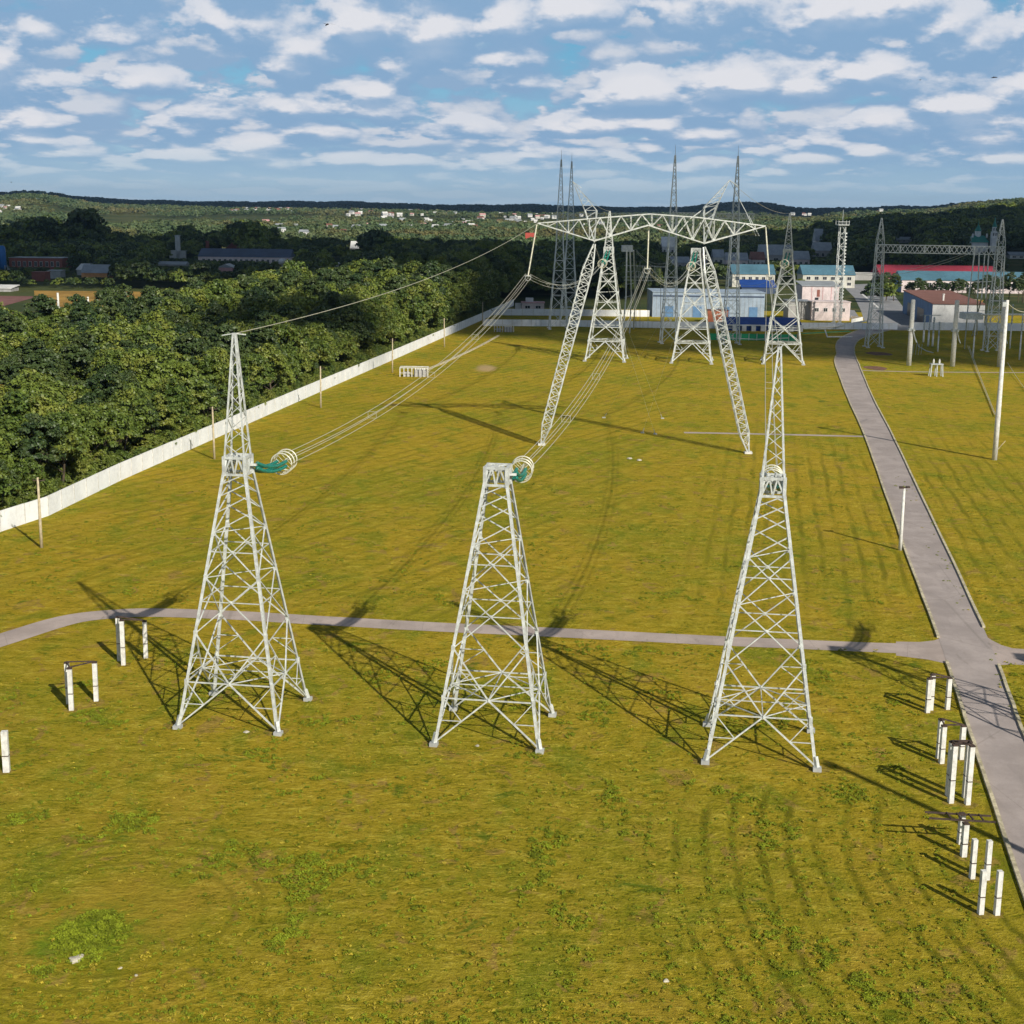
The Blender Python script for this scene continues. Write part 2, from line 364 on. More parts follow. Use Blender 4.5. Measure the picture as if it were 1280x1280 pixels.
# ------------------------------------------------------------------ wall lines (world)
WALL = [Vector((-70, 118, 0)), Vector((-60.8, 160, 0)), G(0, 665), G(60, 645), G(150, 601), G(260, 552), G(395, 492), G(500, 446), G(604, 399.5), G(642, 382)]
def wall_x(Y):
    for a, b in zip(WALL, WALL[1:]):
        if a.y <= Y <= b.y: return a.x + (b.x - a.x) * (Y - a.y) / (b.y - a.y)
    return -70 if Y < WALL[0].y else WALL[-1].x
# lawn
mb = MB()
mb.v = []; mb.f = []
ys = [40, 60, 80, 100, 118] + [p.y for p in WALL[1:-1]] + [575]
ys = sorted(ys)
for y in ys:
    xl = -70 if y <= 118 else wall_x(y); xr = 260
    mb.v += [(xl, y, .03), (xr, y, .03)]
for i in range(len(ys) - 1): mb.f.append((2 * i, 2 * i + 1, 2 * i + 3, 2 * i + 2))
tag(mb.build('lawn', lawnm), kind='structure')

def ribbon(name, pts, w, z, mat, kind='structure', widths=None, sub=6):
    """sheet of width w along a smoothed centre line"""
    P = [Vector((p[0], p[1], 0)) for p in pts]; out = []; ws = []
    for i in range(len(P) - 1):
        p0 = P[max(0, i - 1)]; p1 = P[i]; p2 = P[i + 1]; p3 = P[min(len(P) - 1, i + 2)]
        for k in range(sub):
            t = k / sub
            out.append(.5 * ((2 * p1) + (p2 - p0) * t + (2 * p0 - 5 * p1 + 4 * p2 - p3) * t * t + (3 * p1 - p0 - 3 * p2 + p3) * t ** 3))
            ws.append((widths[i] + (widths[i + 1] - widths[i]) * t) if widths else w)
    out.append(P[-1]); ws.append(widths[-1] if widths else w)
    mb = MB(); Lf = []; Rt = []
    for i, p in enumerate(out):
        t = (out[min(i + 1, len(out) - 1)] - out[max(i - 1, 0)]).normalized(); n = Vector((t.y, -t.x, 0))
        j = (random.random() - .5) * .04
        Lf.append(p - n * (ws[i] / 2 + j)); Rt.append(p + n * (ws[i] / 2 - j))
        mb.v += [(Lf[-1].x, Lf[-1].y, z), (Rt[-1].x, Rt[-1].y, z)]
    for i in range(len(out) - 1): mb.f.append((2 * i, 2 * i + 1, 2 * i + 3, 2 * i + 2))
    o = mb.build(name, mat); tag(o, kind=kind); return Lf, Rt
_re = [(455, 1044, 1073), (500, 1061, 1092), (540, 1079, 1113), (620, 1108, 1151), (700, 1136, 1190), (800, 1174, 1235), (880, 1201, 1265), (920, 1214, 1280)]
_rc = [((G(b_, y_) + G(c_, y_)) / 2, (G(c_, y_) - G(b_, y_)).length * .985) for y_, b_, c_ in reversed(_re)]
road_pts = [(25.0, 40), (33.2, 84)] + [(p_.x, p_.y) for p_, w_ in _rc] + [(92, 400), (97.5, 425), (104, 448), (113, 470), (124, 492)]
LE, RE = ribbon('road', road_pts, 4.5, .060, roadm, widths=[4.3, 4.3] + [w_ for p_, w_ in _rc] + [4.8, 5.4, 6, 7.5, 10])
path_pts = [(-75, 98), (-58, 108), (-50, 115), (-45.6, 122.2), (-41.5, 129.2), (-37.5, 131.6), (-33.3, 132.2), (-26, 131.6), (-18.8, 130.4), (-7, 128.6), (4.6, 127.2), (19, 125.3), (32, 123.9), (37.6, 123.4), (40, 123.2)]
ribbon('footpath', path_pts, 2.9, .046, pathm, widths=[3.6, 3.6, 3.5, 3.3, 3.2, 3.0, 2.9, 2.9, 2.9, 2.9, 2.9, 2.9, 2.9, 3.4, 4.6])
mb = MB(); pl = [G(*p) for p in [(1228, 793), (1240, 801), (1252, 807), (1266, 811), (1300, 813), (1330, 814), (1330, 836), (1300, 833), (1266, 831), (1249, 832), (1238, 838), (1226, 830)]]
mb.poly([(p.x, p.y, .046) for p in reversed(pl)]); tag(mb.build('footpath', pathm), kind='structure')
mb = MB(); pl = [G(*p) for p in [(1120, 802.5), (1150, 803), (1168, 801), (1178, 797), (1188, 830), (1178, 829), (1160, 825), (1120, 820)]]
mb.poly([(p.x, p.y, .043) for p in reversed(pl)]); tag(mb.build('footpath', pathm), kind='structure')
ribbon('footpath', [tuple(G(855, 541))[:2], tuple(G(960, 543))[:2], tuple(G(1086, 546))[:2]], 1.6, .045, pathm)
ribbon('footpath', [tuple(G(1070, 463))[:2], tuple(G(1150, 465))[:2], tuple(G(1290, 466))[:2]], 1.5, .044, pathm)
mb = MB(); pl = [G(*p) for p in [(1118, 413), (1152, 413), (1165, 404), (1135, 392), (1117, 368), (1112, 354), (1052, 356), (1068, 372), (1076, 388), (1080, 400), (1100, 411)]]
mb.poly([(p.x, p.y, .052) for p in reversed(pl)]); tag(mb.build('yard', plazam), kind='structure')
mb = MB(); pl = [G(*p) for p in [(1010, 392), (1064, 398), (1076, 400), (1068, 388), (1000, 384)]]
mb.poly([(p.x, p.y, .049) for p in reversed(pl)]); tag(mb.build('yard', plazam), kind='structure')
mb = MB(); q = [G(1108, 383), G(1116, 372), G(1112, 372), G(1104, 383)]
for (a, b) in (((1078, 368), (1100, 386)),):
    A, B = G(*a), G(*b); n = (B - A).normalized(); n = Vector((n.y, -n.x, 0)) * .5
    mb.quad((A - n) + Vector((0, 0, .058)), (A + n) + Vector((0, 0, .058)), (B + n) + Vector((0, 0, .058)), (B - n) + Vector((0, 0, .058)))
tag(mb.build('road_marking', M['white']), kind='structure')
# kerbs: real steps along the road
def kerb(pts, skip, label):
    mb = MB(); run = []
    def flush():
        nonlocal run
        if len(run) > 1: mb.sweep(run, [(-.13, -.13), (.07, -.13), (.07, .13), (-.13, .13)])
        run = []
    last = None
    for a, b in zip(pts, pts[1:]):
        n = max(1, int((b - a).length / 6))
        for k in range(n):
            p = a + (b - a) * k / n
            if any(lo < p.y < hi for lo, hi in skip): flush(); continue
            run.append(Vector((p.x + (random.random() - .5) * .07, p.y, .13 + random.random() * .03)))
    flush()
    o = mb.build('kerb', kerbm); tag(o, label, 'kerb')
kerb(LE, [(121.5, 125.5)], 'long cream kerb on the field side of the asphalt road, cracked beside the paired concrete posts')
kerb(RE, [(121.0, 128.6)], 'long cream kerb on the far side of the asphalt road, broken where a footpath leaves it')
# bare soil strips by the gantry
soil = plain('bare_soil', (.20, .11, .075), .95, .1, 0, .25, 1)
for (x0, x1, y) in ((1084, 1112, 442), (1082, 1106, 460)):
    a = G(x0, y); b = G(x1, y); mb = MB()
    pts = []
    for i in range(18):
        t = 2 * math.pi * i / 18; pts.append(((a.x + b.x) / 2 + (b.x - a.x) / 2 * math.cos(t) * (1 + .2 * random.random()), a.y + 4.5 * math.sin(t) * (1 + .3 * random.random()), .040))
    mb.poly(pts); tag(mb.build('soil', soil), kind='structure')

# ------------------------------------------------------------------ boundary walls
def wall(name, pts, h, label, thick=.16, module=4.0, mat=wallm, cat='wall'):
    root = empty(name, pts[0], 0, label, cat); pan = MB(); post = MB(); cop = MB()
    o0 = Vector(pts[0])
    for a, b in zip(pts, pts[1:]):
        a = Vector(a); b = Vector(b); n = max(1, round((b - a).length / module)); d = (b - a) / n; u = d.normalized(); w_ = Vector((u.y, -u.x, 0))
        for i in range(n):
            p = a + d * i - o0; q = p + d; dz = (random.random() - .5) * .03; hh = h + dz
            p2 = p + u * .13; q2 = q - u * .13; t = w_ * (thick / 2)
            n0 = len(pan.v)
            for z in (0, hh):
                for c in (p2 - t, p2 + t, q2 + t, q2 - t): pan.v.append((c.x, c.y, z))
            pan.f += [(n0 + 4, n0 + 5, n0 + 6, n0 + 7)] + [(n0 + k, n0 + (k + 1) % 4, n0 + 4 + (k + 1) % 4, n0 + 4 + k) for k in range(4)]
            post.box((p.x - .13, p.y - .105, 0), (p.x + .13, p.y + .105, h + .01))
    pan.build('wall_panelling', mat, root); post.build('pillar_row', concrete if mat is wallm else mat, root)
    return root
wall('boundary_wall', WALL, 2.5, 'long whitewashed concrete wall between the mown field and the wood')
LWY = G(604, 407.5)
wall('boundary_wall', [LWY, G(700, 408), G(815, 410), G(1000, 411.5), G(1122, 412)], 2.2, 'low white panel wall closing the field in front of the lattice masts', module=3.2)
wall('boundary_wall', [G(1141, 412.5), G(1210, 413), G(1300, 414)], 2.6, 'white concrete wall in front of the shed with the brown roof', module=5)
wall('boundary_wall', [G(612, 394), G(680, 394.5), G(730, 395), G(812, 396)], 2.4, 'white wall further back, in front of the small pink guard house', module=4)
mb_root = wall('boundary_wall', [G(1064, 399.5), G(1078, 401), G(1064, 404)], 1.4, 'short white parapet at the corner of the asphalt yard', module=4)

# ------------------------------------------------------------------ lattice towers
def lerp(a, b, t): return a + (b - a) * t
def legpt(k, hw): sx, sy = ((-1, -1), (1, -1), (1, 1), (-1, 1))[k]; return Vector((sx * hw, sy * hw, 0))
def P3(k, hw, z): v = legpt(k, hw); v.z = z; return v
def hwf(prof):
    def f(z):
        for (z0, w0), (z1, w1) in zip(prof, prof[1:]):
            if z <= z1: return w0 + (w1 - w0) * (z - z0) / (z1 - z0)
        return prof[-1][1]
    return f
def phase_tower(base, zbox, ztip, hb, ht, lw, bw, levels, label, group, mast=True, arm=False):
    """a four-legged tapered lattice tower whose short box carries the strings; hb half width at the foot, ht at the box"""
    root = empty('lattice_tower', base, -.1425, label, 'lattice tower', group)
    hw = hwf([(0, hb), (zbox[0], ht), (zbox[1], ht * .98), (ztip, ht * .12)])
    for k in range(4):
        f = MB(); p = legpt(k, hb); s_ = lw * 1.35
        f.box((p.x - s_, p.y - s_, 0), (p.x + s_, p.y + s_, .30)); f.build('footing', M['concgrey'], root)
        g_ = MB(); sx, sy = (1 if p.x < 0 else -1), (1 if p.y < 0 else -1)
        g_.angle(P3(k, hb, .3), P3(k, hw(zbox[1]), zbox[1]), lw, .05, (sx, 0, 0)) if sx * sy > 0 else g_.angle(P3(k, hb, .3), P3(k, hw(zbox[1]), zbox[1]), lw, .05, (0, sy, 0))
        g_.bar(P3(k, hb, .28), P3(k, hw(1.0), 1.0), lw * 1.25)
        for (kind, z0, z1) in levels:
            z = z1; q = P3(k, hw(z), z); g_.bar(q - Vector((0, 0, lw)), q + Vector((0, 0, lw)), lw * 1.12) if kind != 'z' else None
        g_.build('leg', galv, root)
    for fc in range(4):
        a, b = fc, (fc + 1) % 4; m_ = MB(); out = (P3(a, 1, 0) + P3(b, 1, 0)).normalized()
        def pt(side, z): return P3(a if side == 0 else b, hw(z), z)
        def mid(z): return (pt(0, z) + pt(1, z)) / 2
        for i, (kind, z0, z1) in enumerate(levels):
            if kind == 'foot':      # inverted V from the feet to a node on the first belt
                n_ = mid(z1); m_.bar(pt(0, z1), pt(1, z1), bw * 1.15, None, out)
                for s in (0, 1):
                    m_.bar(pt(s, z0), n_, bw * 1.35, None, out); h = lerp(pt(s, z0), n_, .5)
                    m_.bar(pt(s, h.z), h, bw * .75, None, out); m_.bar(h, pt(s, z1), bw * .75, None, out)
                m_.bar(n_ - Vector((0, 0, bw * 2)), n_ + Vector((0, 0, bw * 2)), bw * 3.2, bw * .3, out)
            elif kind == 'vee':     # from the node up to the legs, with redundants
                n_ = mid(z0)
                for s in (0, 1):
                    m_.bar(n_, pt(s, z1), bw * 1.2, None, out); h = lerp(n_, pt(s, z1), .5)
                    m_.bar(h, pt(s, h.z), bw * .7, None, out); m_.bar(h, pt(s, z0 + (z1 - z0) * .12), bw * .7, None, out)
            elif kind == 'x':
                m_.bar(pt(0, z0), pt(1, z1), bw, None, out); m_.bar(pt(1, z0) + out * bw, pt(0, z1) + out * bw, bw, None, out)
                w0 = (pt(1, z0) - pt(0, z0)).length; w1 = (pt(1, z1) - pt(0, z1)).length; zx = z0 + (z1 - z0) * w0 / (w0 + w1)
                m_.bar(pt(0, zx), pt(1, zx), bw * .85, None, out); cx_ = (pt(0, zx) + pt(1, zx)) / 2; m_.bar(cx_ - Vector((0, 0, bw * 1.6)), cx_ + Vector((0, 0, bw * 1.6)), bw * .3, bw * 3.2, out)
            elif kind == 'z':
                s = 0 if fc in (0, 2) else 1
                m_.bar(pt(s, z0), pt(1 - s, z1), bw, None, out)
        m_.build('bracing', galv, root)
    # inner diaphragms at the belts
    d_ = MB(); z = levels[0][2]
    ms = [(P3(k, hw(z), z) + P3((k + 1) % 4, hw(z), z)) / 2 for k in range(4)]
    for k in range(4): d_.bar(ms[k], ms[(k + 1) % 4], bw * .8)
    d_.bar(ms[0], ms[2], bw * .8); d_.bar(ms[1], ms[3], bw * .8)
    for (kind, z0, z1) in levels[2:5]:
        if kind == 'x': e_ = MB(); e_.bar(P3(0, hw(z1), z1), P3(2, hw(z1), z1), bw * .7); e_.build('tie_strut', galv, root)
    d_.build('diaphragm', galv, root)
    bx = MB(); h = ht + .03
    for z, th in ((zbox[0], .20), (zbox[1], .24)):
        for k in range(4):
            a = P3(k, h, z); b = P3((k + 1) % 4, h, z); bx.bar(a, b, th * lw / .26, lw * .7)
    for k in range(4):
        a, b = k, (k + 1) % 4
        for t0, t1, z0, z1 in ((0, .33, zbox[0], zbox[1]), (.33, .5, zbox[1], zbox[0]), (.5, .67, zbox[0], zbox[1]), (.67, 1, zbox[1], zbox[0])):
            bx.bar(lerp(P3(a, h, z0), P3(b, h, z0), t0), lerp(P3(a, h, z1), P3(b, h, z1), t1), lw * .5)
        bx.bar(P3(k, h, zbox[0] - .1), P3(k, h, zbox[1] + .1), lw * 1.1)
    for t in (-.5, 0, .5): bx.bar((h * t, -h, zbox[1] - .02), (h * t, h, zbox[1] - .02), lw * .5)
    bx.bar((-h, -h, zbox[1] + .02), (h, h, zbox[1] + .02), lw * .4); bx.bar((-h, 0, zbox[1] - .3), (h, 0, zbox[1] - .3), lw * .5)
    bx.build('string_box', galv, root)
    if mast:
        pk = MB()
        for k in range(4): pk.bar(P3(k, ht * .98, zbox[1]), P3(k, ht * .12, ztip), lw * .55)
        nb = 11
        zs = [zbox[1] + (ztip - zbox[1]) * (1 - (1 - i / nb) ** 1.25) for i in range(nb + 1)]
        for fc in range(4):
            a, b = fc, (fc + 1) % 4
            for i in range(nb):
                s = (i + fc) % 2
                pk.bar(P3(a if s else b, hw(zs[i]), zs[i]), P3(b if s else a, hw(zs[i + 1]), zs[i + 1]), bw * .62)
        pk.box((-ht * .2, -ht * .2, ztip - .05), (ht * .2, ht * .2, ztip + .15))
        if arm:
            pk.bar((-ht * 1.25, 0, ztip - .05), (0, 0, ztip + .12), lw * .3); pk.bar((0, 0, ztip + .12), (ht * .9, .5, ztip), lw * .35)
        pk.build('lightning_peak', galv, root)
    return root
LV = [('foot', .3, 3.5), ('vee', 3.5, 7.1), ('x', 7.1, 11.2), ('x', 11.2, 14.5), ('z', 14.5, 16.0), ('z', 16.0, 17.2), ('z', 17.2, 18.1), ('z', 18.1, 18.8)]
grp = 'lattice towers in the near row'
T1 = Vector((-20.24, 104.52, 0)); T2 = Vector((-1.07, 101.63, 0)); T3 = Vector((18.19, 98.86, 0)); T4 = Vector((46, 96.5, 0)); T5 = Vector((62, 95, 0))
near = dict(zbox=(18.75, 20.0), ztip=28.9, hb=3.86, ht=.76, lw=.215, bw=.078, levels=LV, group=grp)
phase_tower(T1, label='tall-peaked near lattice tower, left one, standing beside the bend of the footpath', arm=True, **near)
phase_tower(T2, label='flat-topped near steel lattice tower without a peak, middle of the near row', mast=False, **near)
phase_tower(T3, label='near steel lattice tower with a tall peak, the one closest to the asphalt road', **near)
t4 = phase_tower(T4, label='steel lattice tower beyond the asphalt road, known by the shadow it throws across it', mast=False, **near)
copy_tree(t4, T5, -.1425, 'outermost steel lattice tower past the road, its shadow reaching the road junction')
LVF = [('foot', .35, 5.2), ('x', 5.2, 11.6), ('x', 11.6, 17.6), ('x', 17.6, 22.2), ('z', 22.2, 24.4), ('z', 24.4, 26.2), ('z', 26.2, 27.4)]
far = dict(zbox=(27.4, 28.9), hb=5.1, ht=1.05, lw=.34, bw=.17, levels=LVF, group='lattice towers in the far row')
def cen(xa, xb, y, hb): a = G(xa, y); b = G(xb, y); c = (a + b) / 2; return Vector((c.x + .14 * hb, c.y + hb, 0))
F1 = cen(728, 783, 452.5, 5.1); F2 = cen(838, 890.5, 455, 5.1); F3 = cen(951.5, 1006.5, 456, 5.1)
phase_tower(F1, ztip=37.9, label='far-row lattice tower with a peak, seen through the left half of the wide crossarm', **far)
phase_tower(F2, ztip=37.9, label='flat-topped far-row lattice tower between two peaked ones', mast=False, **far)
phase_tower(F3, ztip=37.9, label='far-row lattice tower with a peak, directly behind the near tower closest to the road', **far)

# ------------------------------------------------------------------ insulator strings with grading rings
def string_mesh(length, sag, nstr=4, rr=.85, spread=.34, ang=0):
    """built along +Y from the tower, hanging a little; four parallel chains of glass discs"""
    root = empty('insulator_string', (0, 0, 0))
    def p(t, ox, oz): return Vector((ox, t * length, oz - sag * 4 * t * (1 - t)))
    for i, (ox, oz) in enumerate([(-spread, spread * .55), (spread, spread * .55), (-spread, -spread * .55), (spread, -spread * .55)][:nstr]):
        mb = MB(); pts = []; sca = []
        n = int(length * .82 / .30)
        for k in range(n):
            t = .03 + .80 * k / n; dt = .80 / n
            for q, s in ((0, .3), (.25, .95), (.45, 1), (.62, .3)): pts.append(p(t + dt * q, ox, oz)); sca.append(s)
        mb.tube(pts, .15, 8, False, sca); mb.build('disc_chain', glassg, root, True)
    a = MB(); a.box((-spread * 1.1, -.05, -spread * .25), (spread * 1.1, .25, spread * .25)); a.build('yoke_plate', galv, root)
    e = p(1, 0, 0)
    for t in (.80, .88, .96):
        r_ = MB(); c = p(t, 0, 0); r_.ring(c, (0, 1, (.12)), rr, .055, 30, 6)
        for q in range(4):
            an = math.pi / 4 + q * math.pi / 2; r_.tube([c, c + Vector((math.cos(an) * rr, 0, math.sin(an) * rr))], .02, 4)
        r_.build('grading_ring', alum, root, True)
    h = MB()
    for q in range(8):
        an = q * math.pi / 4; v = Vector((math.cos(an) * rr, 0, math.sin(an) * rr)); h.tube([p(.80, 0, 0) + v, p(.96, 0, 0) + v], .018, 4)
    h.tube([p(.8, 0, 0), p(1.02, 0, 0)], .09, 6); h.build('ring_cage', alum, root)
    return root, e
def place_string(proto, a, b, label, group, first=False):
    d = b - a; rz = math.atan2(-d.x, d.y); pit = math.atan2(d.z, math.hypot(d.x, d.y))
    o = proto if first else copy_tree(proto, a, 0)
    o.location = a; o.rotation_euler = (pit, 0, rz); tag(o, label, 'insulator string', group); return o
NL = Vector((2.1, 235, 27.6)); NM = Vector((21.3, 235, 29.0)); NR = Vector((41.0, 235, 28.1))
def ringpos(T, x, y, Y): return at(x, y, Y)
E1 = at(360, 573, 115.6); E2 = at(654, 582, 112.6); E3 = at(965, 594, 109.5); E4 = Vector((48.2, 107.5, 18.2)); E5 = Vector((64, 106, 18.2))
c1, s1 = math.cos(-.1425), math.sin(-.1425)
def boxface(T, z, ox, oy): return Vector((T.x + c1 * ox - s1 * oy, T.y + s1 * ox + c1 * oy, z))
S1 = boxface(T1, 19.35, .9, .35); S2 = boxface(T2, 19.4, .95, .3); S3 = boxface(T3, 19.4, .3, .95)
proto, _ = string_mesh((E1 - S1).length, .55)
sg = 'green glass insulator strings on the towers'
place_string(proto, S1, E1, 'green glass insulator string reaching out from the box of the left near tower', sg, True)
place_string(proto, S2, E2, 'green glass insulator string rising from the top of the flat-topped near tower', sg)
place_string(proto, S3, E3, 'insulator string behind the near tower closest to the road, its rings arching over the box', sg)
place_string(proto, boxface(T4, 19.4, .3, .95), E4, 'insulator string beyond the road whose hooked shadow falls on the footpath', sg)
place_string(proto, boxface(T5, 19.4, .3, .95), E5, 'insulator string past the road, its shadow falling at the path junction', sg)
fe = []
fl = (('insulator string facing the field on the far-row tower behind the left half of the crossarm', 752, 330), ('insulator string facing the field on the flat-topped far-row tower', 863, 334), ('insulator string facing the field on the far-row tower nearest the road', 980, 330))
fproto, _ = string_mesh(11.5, .7, 4, 1.05, .4)
for i, (F, (lb, x, y)) in enumerate(zip((F1, F2, F3), fl)):
    s0 = Vector((F.x - .2, F.y - 1.2, 28.1)); e0 = at(x, y, F.y - 12); fe.append(e0)
    place_string(fproto, s0, e0, lb, sg, i == 0)

# ------------------------------------------------------------------ the wide guyed portal tower
def truss(mb, A, B, wa, wb, ha, hb, n, cr, br, side, up, zig=True):
    """four-chord box truss from A to B; side/up are the section axes"""
    side = Vector(side).normalized(); up = Vector(up).normalized()
    def c(t, i): w_ = lerp(wa, wb, t) / 2; h_ = lerp(ha, hb, t) / 2; sx, sy = ((-1, -1), (1, -1), (1, 1), (-1, 1))[i]; return lerp(A, B, t) + side * w_ * sx + up * h_ * sy
    for i in range(4): mb.bar(c(0, i), c(1, i), cr)
    for k in range(n):
        t0, t1 = k / n, (k + 1) / n
        for i in range(4):
            j = (i + 1) % 4
            if (k + i) % 2 and zig: mb.bar(c(t0, i), c(t1, j), br)
            else: mb.bar(c(t0, j), c(t1, i), br)
            mb.bar(c(t1, i), c(t1, j), br * .8)
YN = 235.0
nab = empty('portal_tower', (21.3, YN, 0), 0, 'wide guyed portal pylon with a W-shaped crossarm on two splayed lattice legs', 'pylon')
def loc(v): return Vector(v) - Vector((21.3, YN, 0))
def PN(x, y): return loc(at(x, y, YN))
fL, fR = G(677, 556.5), G(935, 567)
nodeL, nodeR = at(743, 305, YN), at(880, 309, YN)
for foot, node, nm in ((fL, nodeL, 0), (fR, nodeR, 1)):
    mb = MB(); d = node - foot; side = Vector((0, 1, 0)); up = d.cross(side).normalized(); A = foot + Vector((0, 0, .3)); q1 = lerp(A, node, .09); q2 = lerp(A, node, .88)
    truss(mb, loc(A), loc(q1), .25, 1.45, .25, 1.45, 3, .16, .08, side, up)
    truss(mb, loc(q1), loc(q2), 1.45, 1.6, 1.45, 1.6, 23, .16, .10, side, up)
    truss(mb, loc(q2), loc(node), 1.6, .3, 1.6, .3, 3, .16, .09, side, up)
    mb.build('leg', galv, nab)
    f = MB(); f.box(tuple(loc(foot) + Vector((-.6, -.6, 0))), tuple(loc(foot) + Vector((.6, .6, .35)))); f.build('footing', concrete, nab)
mb = MB()
tl, tr = PN(672, 279), PN(957, 282.5); top = [tl, PN(760, 271.5), PN(812, 267.5), PN(870, 271.5), tr]; bot = [tl, PN(743, 301), PN(810, 281.5), PN(880, 304), tr]
for yo in (-.8, .8):
    o = Vector((0, yo, 0))
    for ch, wd in ((top, .17), (bot, .17)):
        for i, (a, b) in enumerate(zip(ch, ch[1:])):
            oa = Vector((0, 0, 0)) if a is tl or a is tr else o; ob = Vector((0, 0, 0)) if b is tl or b is tr else o
            mb.bar(a + oa, b + ob, wd)
    def chain(c, t):
        n = len(c) - 1; x = lerp(c[0].x, c[-1].x, t)
        for a, b in zip(c, c[1:]):
            if a.x <= x <= b.x + 1e-6: return lerp(a, b, (x - a.x) / (b.x - a.x))
        return c[-1]
    ts = [i / 22 for i in range(1, 22)]
    for i, t in enumerate(ts):
        k = o * min(1, 4 * min(t, 1 - t)); T_, B_ = chain(top, t) + k, chain(bot, t) + k
        if i % 2 == 0: mb.bar(T_, B_, .08)
        if i < len(ts) - 1:
            k2 = o * min(1, 4 * min(ts[i + 1], 1 - ts[i + 1]))
            if i % 2 == 0: mb.bar(B_, chain(top, ts[i + 1]) + k2, .11)
            else: mb.bar(T_, chain(bot, ts[i + 1]) + k2, .11)
for i in range(1, 22):
    t = i / 22; k = .8 * min(1, 4 * min(t, 1 - t))
    for ch in (top, bot):
        c = chain(ch, t); mb.bar(c + Vector((0, -k, 0)), c + Vector((0, k, 0)), .10)
        if i < 21:
            c2 = chain(ch, (i + 1) / 22); k2 = .8 * min(1, 4 * min((i + 1) / 22, 1 - (i + 1) / 22)); s = 1 if i % 2 else -1
            mb.bar(c + Vector((0, -k * s, 0)), c2 + Vector((0, k2 * s, 0)), .09)
mb.build('crossarm', galv, nab)
for base, ps, tip in (((743, 303), ((731, 263), (746, 263)), (716, 227)), ((880, 305), ((880, 259), (896, 257)), (912, 225))):
    mb = MB(); b = PN(*base); tipv = PN(*tip); w0, w1 = PN(*ps[0]), PN(*ps[1])
    for yo in (-.6, .6):
        o = Vector((0, yo, 0))
        mb.bar(b, w0 + o, .20); mb.bar(b, w1 + o, .20); mb.bar(w0 + o, tipv, .08); mb.bar(w1 + o, tipv, .08)
        for i in range(4):
            t0, t1 = .25 + .18 * i, .25 + .18 * (i + 1)
            mb.bar(lerp(b, w0 + o, t0), lerp(b, w1 + o, min(1, t1)), .09)
        for i in range(5):
            t0, t1 = i / 6, (i + 1) / 6
            mb.bar(lerp(w0 + o, tipv, t0), lerp(w1 + o, tipv, t1), .05); mb.bar(lerp(w1 + o, tipv, t0), lerp(w0 + o, tipv, t0), .05)
    mb.bar(w0 + Vector((0, -.6, 0)), w1 + Vector((0, .6, 0)), .08)
    sgn = 1 if tip[0] > 800 else 1
    mb.bar(tipv, PN(tip[0] + 11, tip[1] + 8), .10)
    mb.build('earth_wire_peak', galvd, nab)
mb = MB(); mb.bar(PN(862, 274), PN(884, 258), .14); mb.bar(PN(862, 274), PN(848, 291), .14); mb.build('crossarm_stay', galv, nab)
mb = MB()
for a, b in (((926, 249), (935, 266)), ((935, 266), (947, 295)), ((938, 270), (951, 295))): mb.bar(PN(*a) + Vector((0, 1.6, 0)), PN(*b) + Vector((0, 1.6, 0)), .10)
mb.bar(PN(912, 225), PN(926, 249) + Vector((0, 1.6, 0)), .05)
mb.build('peak_stay', galvd, nab)
for node, anc in ((nodeL, G(819, 543)), (nodeR, G(803, 541.5)), (nodeL, Vector((28, 268, 0))), (nodeR, Vector((17, 268, 0)))):
    mb = MB(); mb.tube([loc(node), loc(anc)], .012, 4); mb.bar(loc(anc), lerp(loc(anc), loc(node), .03), .09); mb.box(tuple(loc(anc) - Vector((.3, .3, 0))), tuple(loc(anc) + Vector((.3, .3, .2)))); mb.build('guy_wire', wired, nab)
# suspension strings under the crossarm
for top_, end, lb in (((671, 280.5), NL, 'pale suspension insulator hanging from the left tip of the wide crossarm'), ((811, 283), NM, 'pale suspension insulator hanging from the middle of the wide crossarm'), ((957, 284), NR, 'pale suspension insulator hanging from the right tip of the wide crossarm')):
    a = at(*top_, YN); rt = empty('suspension_insulator', a, 0, lb, 'insulator', 'suspension insulators under the wide crossarm')
    mb = MB(); d = end - a; pts = []; sca = []; n = int(d.length / .2)
    for k in range(n):
        for q, s in ((0, .5), (.4, 1), (.7, .5)): pts.append(d * ((k + q) / n)); sca.append(s)
    mb.tube(pts, .17, 6, False, sca); mb.build('disc_chain', alum, rt, True)
    mb = MB(); mb.ring(d, (0, 0, 1), .55, .05, 20, 5); mb.ring(d - Vector((0, 0, .3)), (0, 1, .1), .45, .05, 16, 5); mb.bar(d + Vector((-.5, 0, 0)), d + Vector((.5, 0, 0)), .12); mb.build('clamp_yoke', galv, rt)

